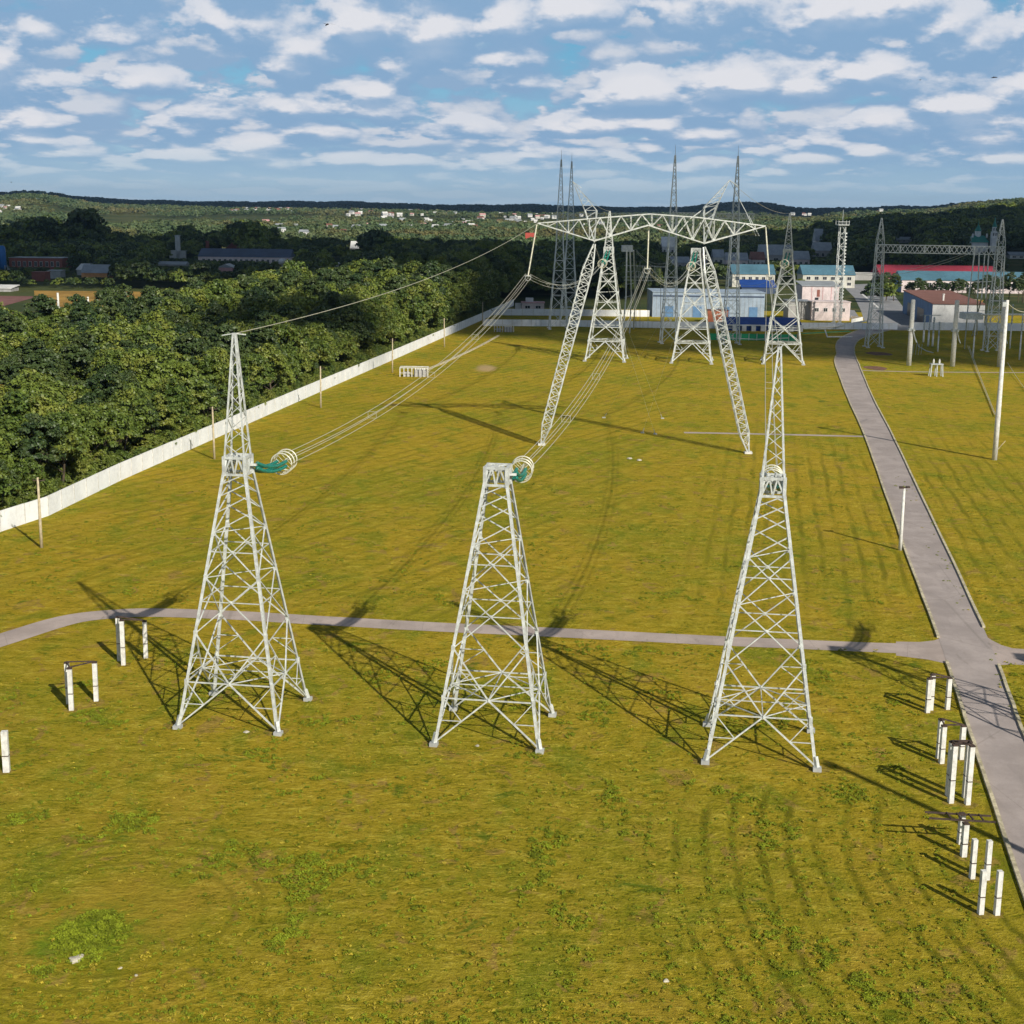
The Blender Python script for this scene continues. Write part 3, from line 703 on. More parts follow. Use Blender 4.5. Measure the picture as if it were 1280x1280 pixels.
# ------------------------------------------------------------------ conductors
def cable(name, a, b, sag, r, n, label, cat, group=None, offs=((0, 0),), mat=None, parent=None):
    rt = None
    if len(offs) > 1: rt = empty(name, a, 0, label, cat, group)
    for (ox, oz) in offs:
        mb = MB(); d = b - a; s = Vector((d.y, -d.x, 0)).normalized()
        pts = [(a if rt is None else Vector((0, 0, 0))) * 1 + d * (i / n) + s * ox + Vector((0, 0, oz - 4 * sag * (i / n) * (1 - i / n))) for i in range(n + 1)]
        mb.tube(pts, r, 5); o = mb.build(name if rt is None else 'conductor', mat or wirem, rt)
        if rt is None: tag(o, label, cat, group)
    if rt is not None:     # spacers keep the bundle open
        m2 = MB(); d = b - a; s = Vector((d.y, -d.x, 0)).normalized(); L_ = d.length
        for q in range(1, int(L_ / 26)):
            t = q * 26 / L_; c = d * t - Vector((0, 0, 4 * sag * t * (1 - t))); cs = [c + s * ox + Vector((0, 0, oz)) for ox, oz in offs]
            for i in range(len(cs)): m2.bar(cs[i], cs[(i + 1) % len(cs)], .03)
        if m2.v: m2.build('spacer', wirem, rt)
    return rt
B4 = ((-.42, .32), (.42, .32), (.42, -.32), (-.42, -.32))
cg = 'bundled conductors of the three phases'
cable('power_line', E1, NL, 3.0, .028, 28, 'bundle of pale wires from the left near tower up to the left crossarm tip', 'power line', cg, B4)
cable('power_line', E2, NM, 3.2, .028, 28, 'bundle of pale wires rising from the flat-topped near tower past the portal leg', 'power line', cg, B4)
cable('power_line', E3, NR, 3.2, .028, 28, 'bundle of pale wires behind the peak of the near tower closest to the road', 'power line', cg, B4)
for nn, e0, lb in ((NL, fe[0], 'bundle of wires sagging from the left tip insulator to the far row'), (NM, fe[1], 'bundle of wires sagging from the middle insulator to the flat-topped far tower'), (NR, fe[2], 'bundle of wires sagging from the right tip insulator to the far tower nearest the road')):
    cable('power_line', nn, e0, 3.4, .04, 20, lb, 'power line', cg, ((-.4, .3), (.4, .3), (0, -.35)), wired)
def boxpt(T, z): return Vector((T.x, T.y, z))
cable('earth_wire', boxpt(T1, 29), at(672, 279, YN), 1.7, .028, 30, 'single earth wire curving from the left near tower over the wood', 'earth wire', 'earth wires')
cable('earth_wire', boxpt(T3, 29), at(957, 283, YN), 1.8, .03, 30, 'single earth wire from the near tower closest to the road', 'earth wire', 'earth wires')
cable('earth_wire', at(716, 227, YN), boxpt(F1, 38), 1.0, .03, 16, 'short earth wire from the left horn of the portal pylon', 'earth wire', 'earth wires')
cable('earth_wire', at(912, 225, YN), boxpt(F3, 38), 1.5, .03, 16, 'short earth wire from the right horn of the portal pylon', 'earth wire', 'earth wires')

# ------------------------------------------------------------------ tall lattice masts and gantries of the switchyard
def tall_mast(base, b0, prof, label, group, mat=mastsky, cat='lattice mast', rz=.05, lw=.26, zb=3.2, name='lattice_mast', spike=3.0):
    rt = empty(name, base, rz, label, cat, group); hw = hwf(prof); zt = prof[-1][0]
    for k in range(4):
        mb = MB(); zz = [p[0] for p in prof]
        for a, b in zip(zz, zz[1:]): mb.bar(P3(k, hw(a), a), P3(k, hw(b), b), lw * (1 if a < zt * .6 else .6))
        mb.build('leg', galv if mat is galv else mat, rt)
        f = MB(); p = P3(k, hw(0), 0); f.box((p.x - .5, p.y - .5, 0), (p.x + .5, p.y + .5, .3)); f.build('footing', concrete, rt)
    for fc in range(4):
        mb = MB(); z = .3; i = 0; a, b = fc, (fc + 1) % 4
        while z < zt - .3:
            st = max(.9, hw(z) * 2 * .95); z1 = min(zt, z + st); s = (i + fc) % 2
            mb.bar(P3(a if s else b, hw(z), z), P3(b if s else a, hw(z1), z1), .11)
            if i < 4 or i % 4 == 0: mb.bar(P3(a, hw(z1), z1), P3(b, hw(z1), z1), .12)
            if i < 3: mb.bar(P3(b if s else a, hw(z), z), P3(a if s else b, hw(z1), z1), .11)
            z = z1; i += 1
        mb.build('bracing', mat, rt)
    if spike:
        mb = MB(); mb.tube([(0, 0, zt - .3), (0, 0, zt + spike)], .09, 6, False, [1, .3]); mb.tube([(0, 0, zt - 2.4), (0, 0, zt)], .2, 6); mb.build('lightning_rod', galvd, rt)
    return rt
mg = 'tall lattice lightning masts in the switchyard'
def MX(x, y, hb): c = G(x, y); return Vector((c.x, c.y + hb, 0))
m1 = MX(698, 412, 3); m2 = MX(711, 407, 3); m3 = MX(837, 430, 2.4); m4 = MX(914, 431, 2.4)
tall_mast(m1, 6, [(0, 3.0), (27, 1.15), (37, .95), (54, .16)], 'tall lattice mast, left one of the close pair beside the splayed portal leg', mg)
tall_mast(m2, 6, [(0, 3.0), (27, 1.15), (37, .95), (54, .16)], 'tall lattice mast, right one of the close pair behind the splayed portal leg', mg)
tall_mast(m3, 5, [(0, 2.4), (27, 1.15), (37, .95), (54, .16)], 'tall lattice mast standing before the pale blue hall, left of the flat-topped tower', mg)
tall_mast(m4, 5, [(0, 2.4), (27, 1.15), (37, .95), (54, .16)], 'tall lattice mast between the flat-topped far tower and the two-storey blue-roofed block', mg)
def beam(a, b, h, wd, n, label, name='gantry_beam', cr=.18, br=.10, mat=galv, x=True, group=None):
    rt = empty(name, a, 0, label, 'gantry beam', group); mb = MB(); B_ = b - a; s = Vector((B_.y, -B_.x, 0)).normalized()
    for yo in (-wd / 2, wd / 2):
        for zo in (-h / 2, h / 2): mb.bar(s * yo + Vector((0, 0, zo)), B_ + s * yo + Vector((0, 0, zo)), cr)
    mb.build('chord_frame', mat, rt); mb = MB()
    for k in range(n):
        t0, t1 = k / n, (k + 1) / n
        for yo in (-wd / 2, wd / 2):
            p = s * yo; u = Vector((0, 0, h / 2))
            mb.bar(B_ * t0 + p - u, B_ * t1 + p + u, br)
            if x: mb.bar(B_ * t0 + p + u, B_ * t1 + p - u, br)
        mb.bar(B_ * t0 + s * wd / 2 + Vector((0, 0, h / 2)), B_ * t1 - s * wd / 2 + Vector((0, 0, h / 2)), br)
        if k % 5 == 0:
            for yo in (-wd / 2, wd / 2): mb.bar(B_ * t0 + s * yo + Vector((0, 0, -h / 2)), B_ * t0 + s * yo + Vector((0, 0, h / 2)), br * 2.2)
    mb.build('web_bracing', mat, rt); return rt
zb = at(876, 269.5, m3.y).z
beam(Vector((m3.x, m3.y, zb)), Vector((at(943, 269.5, m4.y).x, m4.y, zb)), 1.5, 1.4, 22, 'high lattice beam joining the two masts in front of the hall, behind the crossarm', mat=galvd, cr=.2, br=.12)
beam(Vector((m1.x - 1.5, m1.y, zb - .6)), Vector((m3.x, m3.y, zb)), 1.2, 1.2, 30, 'high lattice beam from the close mast pair to the mast at the hall', mat=galvd, cr=.13, br=.07, x=False)
# right-hand portal
g1 = Vector((G(1094, 435).x, G(1094, 435).y + 2.0, 0)); g2 = Vector((G(1243, 440).x, G(1243, 440).y + 2, 0))
gp = 'lattice columns of the switchyard portal'
tall_mast(g1, 4, [(0, 2.15), (19, 1.2), (28.6, 1.0), (30.8, .95), (37, .12)], 'lattice column with pointed head where the road meets the yard', gp, galv, 'lattice column', spike=0, name='lattice_column', rz=0)
tall_mast(g2, 4, [(0, 2.15), (19, 1.2), (28.6, 1.0), (30.8, .95), (37, .12)], 'lattice column with pointed head next to the tall white pole', gp, galv, 'lattice column', spike=0, name='lattice_column', rz=0)
zz = at(1094, 310.5, g1.y).z
beam(Vector((g1.x - 1.1, g1.y, zz)), Vector((g2.x + 1.1, g2.y, zz)), 2.2, 1.5, 26, 'long X-braced lattice beam across the portal beside the asphalt yard', cr=.2, br=.13)
# four slim legs under the beam, with a service platform
pf = Vector((at(1222, 400, 410).x, 410, 0)); rt = empty('beam_support', pf, 0, 'slim four-legged steel support under the right end of the portal beam', 'support')
for (xt, xm, xb, yb, dy) in ((1218, 1211, 1205.5, 436, -2), (1224, 1222, 1221, 418, 2), (1231, 1227, 1215, 420, 3), (1236, 1232, 1234, 424, 0)):
    b = G(xb, yb); a = at(xt, 317, 411); mmm = at(xm, 372, 411); mb = MB()
    mb.tube([b - pf, mmm - pf, a - pf], .2, 6); mb.build('leg', galv, rt)
mb = MB(); a = at(1206, 392, 408) - pf; b = at(1222, 398, 412) - pf; mb.box((min(a.x, b.x), -3, b.z), (max(a.x, b.x), 3, a.z + .2)); mb.build('platform', galv, rt)
mb = MB(); a = at(1205, 393, 409) - pf; b = at(1236, 393, 409) - pf; mb.bar(a, b, .3); c = at(1214, 352, 411) - pf; d = at(1240, 352, 411) - pf; mb.bar(c, d, .2); mb.build('cross_tie', galv, rt)
# switch column cluster, middle
pf = G(786, 415); rt = empty('switch_column', pf, 0, 'three-legged steel column with a box head between the far towers', 'switch column')
for (xb, yb, xt) in ((778, 419, 783.5), (787, 416.5, 787.5), (792, 411.5, 792)):
    b = G(xb, yb) - pf; a = at(xt, 313, 452) - pf; mmm = lerp(b, a, .45) + Vector((.5, 0, 0)); mb = MB(); mb.tube([b, mmm, a], .24, 6); mb.build('leg', galv, rt)
mb = MB(); a = at(781, 316, 452) - pf; b = at(795, 308, 452) - pf; mb.box((a.x, -38 + 36, a.z), (b.x, 2, b.z)); mb.build('head_box', galvd, rt)
mb = MB()
for t in (.15, .3, .45, .6, .75):
    mb.bar(lerp(G(778, 419) - pf, at(783.5, 313, 452) - pf, t), lerp(G(792, 411.5) - pf, at(792, 313, 452) - pf, t), .1)
mb.build('rung', galv, rt)
# disconnector frames seen through the portal
pf = G(812, 412); rt = empty('disconnector', pf, 0, 'spidery steel disconnector frame behind the middle suspension insulator', 'disconnector')
mb = MB()
for x in (795, 800, 810, 826): mb.tube([G(x, 410) - pf, at(x, 327 if x < 812 else 333, 455) - pf], .09, 5)
mb.build('stand', galvd, rt); mb = MB()
for y in (332, 346, 350): mb.bar(at(780, y, 455) - pf, at(832, y + 1, 455) - pf, .12)
for x in (797, 803, 808, 812, 818): mb.ring(at(x, 340 + (x % 5), 455) - pf, (0, 1, 0), .8, .06, 16, 5); mb.bar(at(x, 332, 455) - pf, at(x + 2, 352, 455) - pf, .1)
mb.build('contact_arm', galv, rt)
for i, (a, b, sg_) in enumerate((((795, 312), (845, 322), 3), ((795, 314), (845, 328), 3), ((742, 336), (700, 350), 2), ((865, 330), (832, 352), 1.5), ((863, 334), (826, 352), 3), ((903, 345), (960, 352), 2))):
    cable('jumper_wire', at(*a, 440), at(*b, 440), sg_, .05, 12, ('upper', 'lower', 'leftmost', 'short', 'longer', 'rightmost')[i] + ' slack jumper wire strung between the switchyard frames', 'wire', 'jumper wires in the switchyard', mat=wired)
# telecom tower
tp = Vector((G(1046, 404).x, G(1046, 404).y, 0)); zt_ = at(1046.5, 281, tp.y).z
rt = tall_mast(tp, 2, [(0, 1.15), (zt_, .95)], 'slim lattice radio tower with a railed top platform behind the office blocks', None, galv, 'radio tower', spike=0, lw=.2, name='radio_tower')
mb = MB(); mb.box((-1.9, -1.9, zt_ - .15), (1.9, 1.9, zt_ + .1))
for k in range(4): mb.bar(P3(k, 1.85, zt_ + 1.1), P3((k + 1) % 4, 1.85, zt_ + 1.1), .1); mb.bar(P3(k, 1.85, zt_), P3(k, 1.85, zt_ + 1.5), .12)
for k in range(9): mb.bar((-1.85 + k * .46, -1.85, zt_), (-1.85 + k * .46, -1.85, zt_ + 1.1), .05)
mb.build('platform', galv, rt); mb = MB(); mb.tube([(0, 0, zt_), (0, 0, at(1047, 262, tp.y).z)], .09, 6); mb.build('antenna', galvd, rt)
mb = MB()
for k in range(26): mb.box((1.2, -.35, 2 + k * (zt_ - 4) / 26), (1.75, .35, 2.5 + k * (zt_ - 4) / 26))
mb.build('ladder', galv, rt)
# grey tubular columns with arresters
proto = None
for i, (xb, yb, xt, yt, lb) in enumerate(((1136, 457, 1141, 375, 'grey tubular column nearest the bend of the road'), (1190.5, 458, 1197, 376, 'middle one of three grey tubular columns in the shaded switchyard'), (1249, 458.5, 1254, 378, 'grey tubular column half behind the tall white pole'))):
    b = G(xb, yb); h = at(xt, yt, b.y).z
    if proto is None:
        rt = empty('tubular_column', b, 0, lb, 'column', 'grey tubular columns in the switchyard')
        mb = MB(); mb.lathe((0, 0, 0), [(.62, 0), (.60, h * .45), (.58, h * .55), (.55, h), (.35, h + .15)], 14); mb.build('shaft', concrete, rt, True)
        mb = MB(); mb.tube([(-.9, -.6, h * .54), (.2, -.9, h * .56), (.9, -.7, h * .42), (1.4, -.6, h * .36)], .16, 6); mb.box((-.8, -.8, h * .53), (.8, .8, h * .57)); mb.build('arrester_bracket', galvd, rt); proto = rt
    else: copy_tree(proto, b, 0, lb)
# white pole + lamp posts
def lean_pole(name, b, h, r0, r1, mat, label, cat, group=None, k=10, cap=None):
    rt = empty(name, b, 0, label, cat, group); mb = MB(); mb.lathe((0, 0, 0), [(r0, 0), (r0 * .98, h * .3), (r1, h)], k); mb.build('shaft', mat, rt, True); return rt
b = G(1243, 575); rt = lean_pole('white_pole', b, at(1257, 375, b.y).z, .42, .24, concrete, 'tall white tapered pole on the grass right of the road', 'pole')
mb = MB(); mb.box((-.75, -.2, 24.2), (.1, .2, 24.9)); mb.build('head_bracket', galvd, rt); mb = MB(); mb.bar((.3, 0, 1.6), (1.5, 0, 3.1), .1); mb.build('earthing_arm', wood, rt)
b2 = Vector((43.5, 62.8, 0)); rt2 = copy_tree(rt, b2, 0, 'tall pole beside the near end of the road, throwing a long thin shadow')
b = G(1125, 688); rt = empty('lamp_post', b, 0, 'short white lamp post with a dark head at the edge of the road', 'lamp post')
mb = MB(); mb.lathe((0, 0, 0), [(.22, 0), (.2, 2.5), (.15, 7.3)], 10); mb.build('post', concrete, rt, True)
mb = MB(); mb.bar((-.5, 0, 7.35), (.55, 0, 7.42), .12); mb.box((-.55, -.2, 7.3), (-.1, .2, 7.52)); mb.box((.2, -.2, 7.38), (.62, .2, 7.55)); mb.build('lamp_head', rust, rt)
# wooden poles along the wall
wp = []; gpw = 'slender wooden poles along the white wall'
plist = [(52, 685, 598, 'slender wooden pole nearest the camera on the grass by the wall'), (268, 574, 512, 'slender wooden pole seen just left of the left near tower'), (401, 510, 455, 'slender wooden pole third along the wall, left of the white railed frame'), (490.5, 466, 425, 'slender wooden pole beside the white railed frame'), (555.5, 434, 397, 'slender wooden pole half way between the two white railed frames'), (603, 408, 380, 'slender wooden pole at the far corner where the walls meet')]
for i, (x, yb, yt, lb) in enumerate(plist):
    b = G(x, yb); h = 8.1
    if i == 0:
        rt = empty('wooden_pole', b, 0, lb, 'pole', gpw); mb = MB(); mb.lathe((0, 0, 0), [(.19, 0), (.17, 3), (.12, h)], 8); mb.build('shaft', wood, rt, True)
        mb = MB(); mb.bar((-.55, 0, h - .35), (.75, 0, h - .35), .09)
        for q in (-.5, .1, .68): mb.lathe((q, 0, h - .3), [(.05, 0), (.07, .12), (.03, .2)], 6)
        mb.build('crossbar', rust, rt); proto = rt
    else:
        o = copy_tree(proto, b, random.uniform(-.3, .3), lb); o.rotation_euler.x = random.uniform(-.012, .012); o.rotation_euler.y = random.uniform(-.012, .012)
# ------------------------------------------------------------------ concrete post frames (bases for switchgear never mounted)
def post_mesh(h, w_=.28):
    mb = MB(); mb.box((-w_ / 2, -w_ / 2, 0), (w_ / 2, w_ / 2, h)); mb.box((-w_ * .53, -w_ * .53, h * .36), (w_ * .53, w_ * .53, h * .36 + .06)); return mb
def frame_set(name, posts, label, group, bars='top', w_=.32):
    """posts: list of (px, py foot, px, py top)"""
    b0 = G(posts[0][0], posts[0][1]); rt = empty(name, b0, 0, label, 'concrete post frame' if len(posts) > 1 else 'concrete post', group); tops = []
    for (x, y, xt, yt) in posts:
        b = G(x, y); h = at(xt, yt, b.y).z; mb = MB(); o = b - b0
        mb.box((o.x - w_ / 2, o.y - w_ / 2, 0), (o.x + w_ / 2, o.y + w_ / 2, h), .14, (o.x, o.y)); mb.build('post', concrete, rt)
        c = MB(); c.box((o.x - w_ * .52, o.y - w_ * .52, h * .40), (o.x + w_ * .52, o.y + w_ * .52, h * .40 + .07), .14, (o.x, o.y)); c.build('band', rust, rt)
        if len(posts) > 1: c = MB(); c.box((o.x - w_ * .55, o.y - w_ * .55, h), (o.x + w_ * .55, o.y + w_ * .55, h + .09), .14, (o.x, o.y)); c.build('cap', rust, rt)
        tops.append(Vector((o.x, o.y, h + .12)))
    mb = MB()
    if bars == 'top':
        for i in range(len(tops)):
            for j in range(i + 1, len(tops)):
                mb.bar(tops[i], tops[j], .09)
        if mb.v: mb.build('steel_tie', rust, rt)
    elif bars == 'long':
        u = Vector((1, -.12, 0)); c = sum(tops, Vector()) / len(tops); 
        for yo in (-.45, .45): mb.bar(c - u * 2.2 + Vector((0, yo, 0)), c + u * 1.7 + Vector((0, yo, 0)), .10)
        for xo in (-.9, -.3, .4, 1.0): mb.bar(c + u * xo + Vector((0, -.5, .05)), c + u * xo + Vector((0, .5, .05)), .08)
        mb.build('steel_tie', rust, rt); mb = MB()
        for k in range(3): mb.ring(c + Vector((.0, -.5, -1.1 - .45 * k)), (0, 1, 0), .28, .03, 12, 4)
        mb.build('hoop', rust, rt)
    return rt
def worn(x, y, rr):
    c = G(x, y); mb = MB(); n = 14
    mb.poly([(c.x + rr * (1 + .35 * random.uniform(-1, 1)) * math.cos(2 * math.pi * i / n), c.y + rr * (1 + .35 * random.uniform(-1, 1)) * math.sin(2 * math.pi * i / n), .036 + random.random() * .002) for i in range(n)]); tag(mb.build('soil', wornm), kind='structure')
wornm = plain('worn_turf', (.25, .185, .035), .95, .05, 0, .35, 2.5)
for x_, y_, r_w in ((154, 831, .6), (182.5, 823, .5), (89.5, 888, .6), (120.5, 876.5, .55), (8.5, 965, .6), (1160, 890, .6), (1184, 887, .5), (1176, 953, .6), (1201, 949.5, .5), (1188, 1004, .6), (1209, 1006, .6), (1204, 1071, .6), (1214.7, 1098.5, .5), (1233, 1100, .5), (1225.3, 1143, .5), (1245.5, 1144, .5), (218, 906, .9), (345.5, 916, .9), (384, 873, .9), (541, 930, .9), (675, 937, .9), (690, 891, .9), (883, 953, .9), (1024, 962, .9)): worn(x_, y_, r_w)
lg = 'white concrete post frames near the left towers'; rg = 'white concrete post frames beside the road'
frame_set('post_frame', [(154.5, 831.5, 150, 776), (149.5, 826, 146.5, 772), (182.5, 823, 179.5, 777)], 'concrete post frame with a wire tie, standing in the shadow of the left near tower', lg, w_=.34)
frame_set('post_frame', [(89.5, 888, 86, 836), (86, 880, 84, 829), (120.5, 876.5, 118, 828.5)], 'concrete post frame on open grass below the bend of the footpath', lg, w_=.34)
frame_set('concrete_post', [(8.5, 965, 5.5, 914)], 'single white concrete post cut by the left edge of the view', lg, w_=.42)
frame_set('post_frame', [(1159, 891, 1160.5, 849), (1163, 888, 1164.5, 844), (1184, 887, 1186.5, 848)], 'concrete post frame nearest the road junction', rg)
frame_set('post_frame', [(1176.5, 954.5, 1179, 908), (1173, 948, 1175, 900), (1201, 949.5, 1204, 908)], 'concrete post frame second along the road from the junction', rg)
frame_set('post_frame', [(1188, 1004, 1194, 932), (1185, 995, 1190, 928), (1209, 1006, 1215, 933), (1206, 997, 1211, 928)], 'tallest concrete post frame, four posts in two close pairs', rg)
frame_set('post_frame', [(1204, 1071, 1207, 1030), (1200, 1055, 1202, 1018)], 'concrete post pair topped by long rusty steel bars', rg, 'long')
frame_set('concrete_post', [(1214.7, 1098.5, 1217.5, 1049)], 'bare white concrete post just below the pair with rusty bars, left of its twin', rg, w_=.28)
frame_set('concrete_post', [(1233, 1100, 1236, 1050.5)], 'bare white concrete post just below the pair with rusty bars, nearer the kerb', rg, w_=.28)
frame_set('concrete_post', [(1225.3, 1143, 1229.5, 1088)], 'bare white concrete post lowest in the row by the road, left of its twin', rg, w_=.28)
frame_set('concrete_post', [(1245.5, 1144, 1249.5, 1088.5)], 'bare white concrete post lowest in the row by the road, nearer the kerb', rg, w_=.28)
# railed white frames and the cable duct joining them
for x0, x1, yb, yt, lb in ((500, 535, 471, 461, 'low white railed frame at the near end of the cable duct'), (618, 642, 415, 407.5, 'low white railed frame at the far end of the cable duct')):
    a = G(x0, yb); b = G(x1, yb); h = 2.1; rt = empty('railed_frame', a, 0, lb, 'railed frame', 'railed frames on the cable duct'); W_ = b.x - a.x
    for i in range(8):
        mb = MB(); mb.box((W_ * i / 7 - .1, -.1, 0), (W_ * i / 7 + .1, .1, h)); mb.build('post', concrete, rt)
    mb = MB(); mb.bar((0, 0, h), (W_, 0, h), .16); mb.bar((0, 3, h), (W_, 3, h), .16); mb.bar((0, 0, h), (0, 3, h), .16); mb.bar((W_, 0, h), (W_, 3, h), .16); mb.bar((0, 0, .9), (W_ * .45, 0, .9), .1); mb.build('rail', concrete, rt)
    mb = MB(); mb.box((W_ * .5, .3, 0), (W_ * .95, 2.2, 1.5)); mb.box((W_ * .1, .4, 0), (W_ * .35, 1.6, 1.1)); mb.build('cabinet', M['greywall'], rt)
    mb = MB()
    for q in (.55, .63, .71, .79, .87): mb.lathe((W_ * q, 1.2, 1.5), [(.14, 0), (.2, .2), (.12, .5)], 8)
    mb.build('bushing', concrete, rt)
mb = MB(); a = G(533, 463); b = G(623, 420)
pts = [lerp(a, b, t) + Vector((math.sin(t * 3.1) * 1.0, 0, .16)) for t in [i / 12 for i in range(13)]]
mb.sweep(pts, [(-.16, -.3), (.16, -.3), (.16, .3), (-.16, .3)]); tag(mb.build('cable_duct', kerbm), 'pale raised cable duct linking the two white railed frames', 'cable duct')
# low steel stand in the shaded yard, and other small switchgear
def stand(x0, x1, yb, yt, label, cat='equipment stand', name='equipment_stand', mat=galvd, n=3):
    a = G(x0, yb); b = G(x1, yb); h = at(x0, yt, a.y).z; rt = empty(name, a, 0, label, cat); W_ = b.x - a.x
    for i in range(n):
        for yo in (0, 1.6):
            mb = MB(); mb.bar((W_ * i / (n - 1), yo, 0), (W_ * i / (n - 1) * .86 + W_ * .07, yo * .7 + .2, h * .7), .22); mb.build('leg', mat, rt)
    mb = MB(); mb.box((0, 0, h * .68), (W_, 1.7, h * .74)); mb.build('deck', mat, rt)
    for t in (.25, .72):
        mb = MB(); mb.lathe((W_ * t, .8, h * .74), [(.18, 0), (.26, .1), (.18, .2), (.26, .3), (.18, .4), (.26, .5), (.12, h * .26)], 8); mb.build('bushing', concrete, rt)
    return rt
stand(1163, 1178, 471, 449, 'small grey steel stand with two bushings on the shaded grass right of the road')
for (x, yb, yt, lb) in ((1154, 428, 394, 'pale'), (1160, 433, 394, 'thin'), (1165.5, 433, 396, 'grey')):
    b = G(x, yb); h = at(x, yt, b.y).z; rt = lean_pole('bushing_post', b, h * .45, .3, .28, concrete, lb + ' bushing post in the tight cluster between two tubular columns', 'bushing post', 'bushing posts in a cluster')
    mb = MB(); mb.lathe((0, 0, h * .45), [(.2 + .12 * (q % 2), q * h * .55 / 14) for q in range(15)], 8); mb.build('insulator_stack', galvd, rt)
a = at(1150, 394, 430); b = at(1176, 394, 430); mb = MB(); mb.tube([a, b], .12, 6); tag(mb.build('bus_pipe', galvd), 'short grey bus pipe lying across the cluster of bushing posts', 'bus pipe')
a = at(1226, 393.2, 405); b = at(1300, 393.2, 405); mb = MB(); mb.tube([a, b], .26, 8); tag(mb.build('bus_pipe', concrete), 'long white bus pipe running right from the slim four-legged support', 'bus pipe')
for i, (a, b, s, Ya, Yb) in enumerate((((1208, 316), (1060, 339), 2.5, 410, 540), ((1212, 317), (1060, 341), 3, 410, 540), ((1237, 318), (1290, 350), 2, 411, 411), ((1209, 436), (1243, 520), .2, None, None), ((1211, 437), (1245, 522), .2, None, None), ((1259, 458), (1290, 500), .2, None, None), ((1222, 388), (1250, 378), .8, 408, 380), ((1258, 377), (1295, 386), 1.0, 226, 240))):
    A = at(*a, Ya) if Ya else G(*a) + Vector((0, 0, 1.0)); B = at(*b, Yb) if Yb else G(*b) + Vector((0, 0, .3))
    cable('yard_cable', A, B, s, .06 if Ya else .05, 14, ('long pale cable from the portal beam towards the offices, upper strand', 'long pale cable from the portal beam towards the offices, lower strand', 'cable slanting right from the portal beam end', 'thin cable lying over the grass towards the tall white pole, left strand', 'thin cable lying over the grass towards the tall white pole, right strand', 'thin cable on the grass right of the tall white pole', 'slack cable from the slim support to the hidden tubular column', 'pale cable leaving the head of the tall white pole')[i], 'cable', mat=wirem)
for (x, yb, yt, lb) in ((1172, 440, 402, 'shorter grey'), (1216, 447, 398, 'slim grey'), (1229, 430, 388, 'straight grey'), (1262, 436, 380, 'outer grey'), (1274, 450, 392, 'last grey')):
    b = G(x, yb); h = at(x, yt, b.y).z; rt = lean_pole('bushing_post', b, h * .55, .22, .2, concrete, lb + ' bushing post on the shaded grass in front of the white-fronted shed', 'bushing post', 'bushing posts before the shed')
    mb = MB(); mb.lathe((0, 0, h * .55), [(.16 + .1 * (q % 2), q * h * .45 / 12) for q in range(13)], 8); mb.build('insulator_stack', galvd, rt)
b = G(1152, 444); mb = MB()
for q in range(4): mb.tube([b + Vector((q * .9 - 2.5, q * .5, 0)), b + Vector((q * .9 - 2.3, q * .5, 3.0))], .05, 5)
mb.tube([b + Vector((-2.4, 0, 5.5)), b + Vector((-1, 0, 2.4)), b + Vector((1.2, 0, 1.2)), b + Vector((3.2, 0, .7))], .13, 6); tag(mb.build('pipe_rail', galvd), 'bent grey pipe rail on thin stakes left of the small steel stand', 'pipe rail')
# stones on the near grass
for (x, y, s, lb) in ((94, 1202, .42, 'largest pale stone in the green weeds of the low mound'), (100, 1197, .26, 'flat pale stone touching the largest one'), (120.5, 1171, .24, 'pale stone above the weeds of the low mound'), (150, 1211, .14, 'tiny pale stone at the right edge of the weeds'), (170, 1220, .12, 'tiny pale stone on dry ground right of the weeds'), (308, 916, .26, 'round pale stone in front of the left near tower'), (832, 1227, .2, 'small buff stone on the foreground grass'), (787, 574, .5, 'left one of two pale clods far out on the field'), (799, 576, .5, 'right one of two pale clods far out on the field'), (597, 933, .2, 'pale stone below the flat-topped near tower')):
    c = G(x, y); mb = MB(); mb.lathe((0, 0, 0), [(s * .55, 0), (s * .8, s * .15), (s * .62, s * .4), (s * .2, s * .52)], 9)
    mb.v = [(vx * (1 + .3 * math.sin(vx * 31 + vz * 17)), vy * (1 + .25 * math.cos(vx * 13)), vz) for vx, vy, vz in mb.v]
    o = mb.build('stone', rockm); o.location = (c.x, c.y, .02); o.rotation_euler.z = x; tag(o, lb, 'stone')

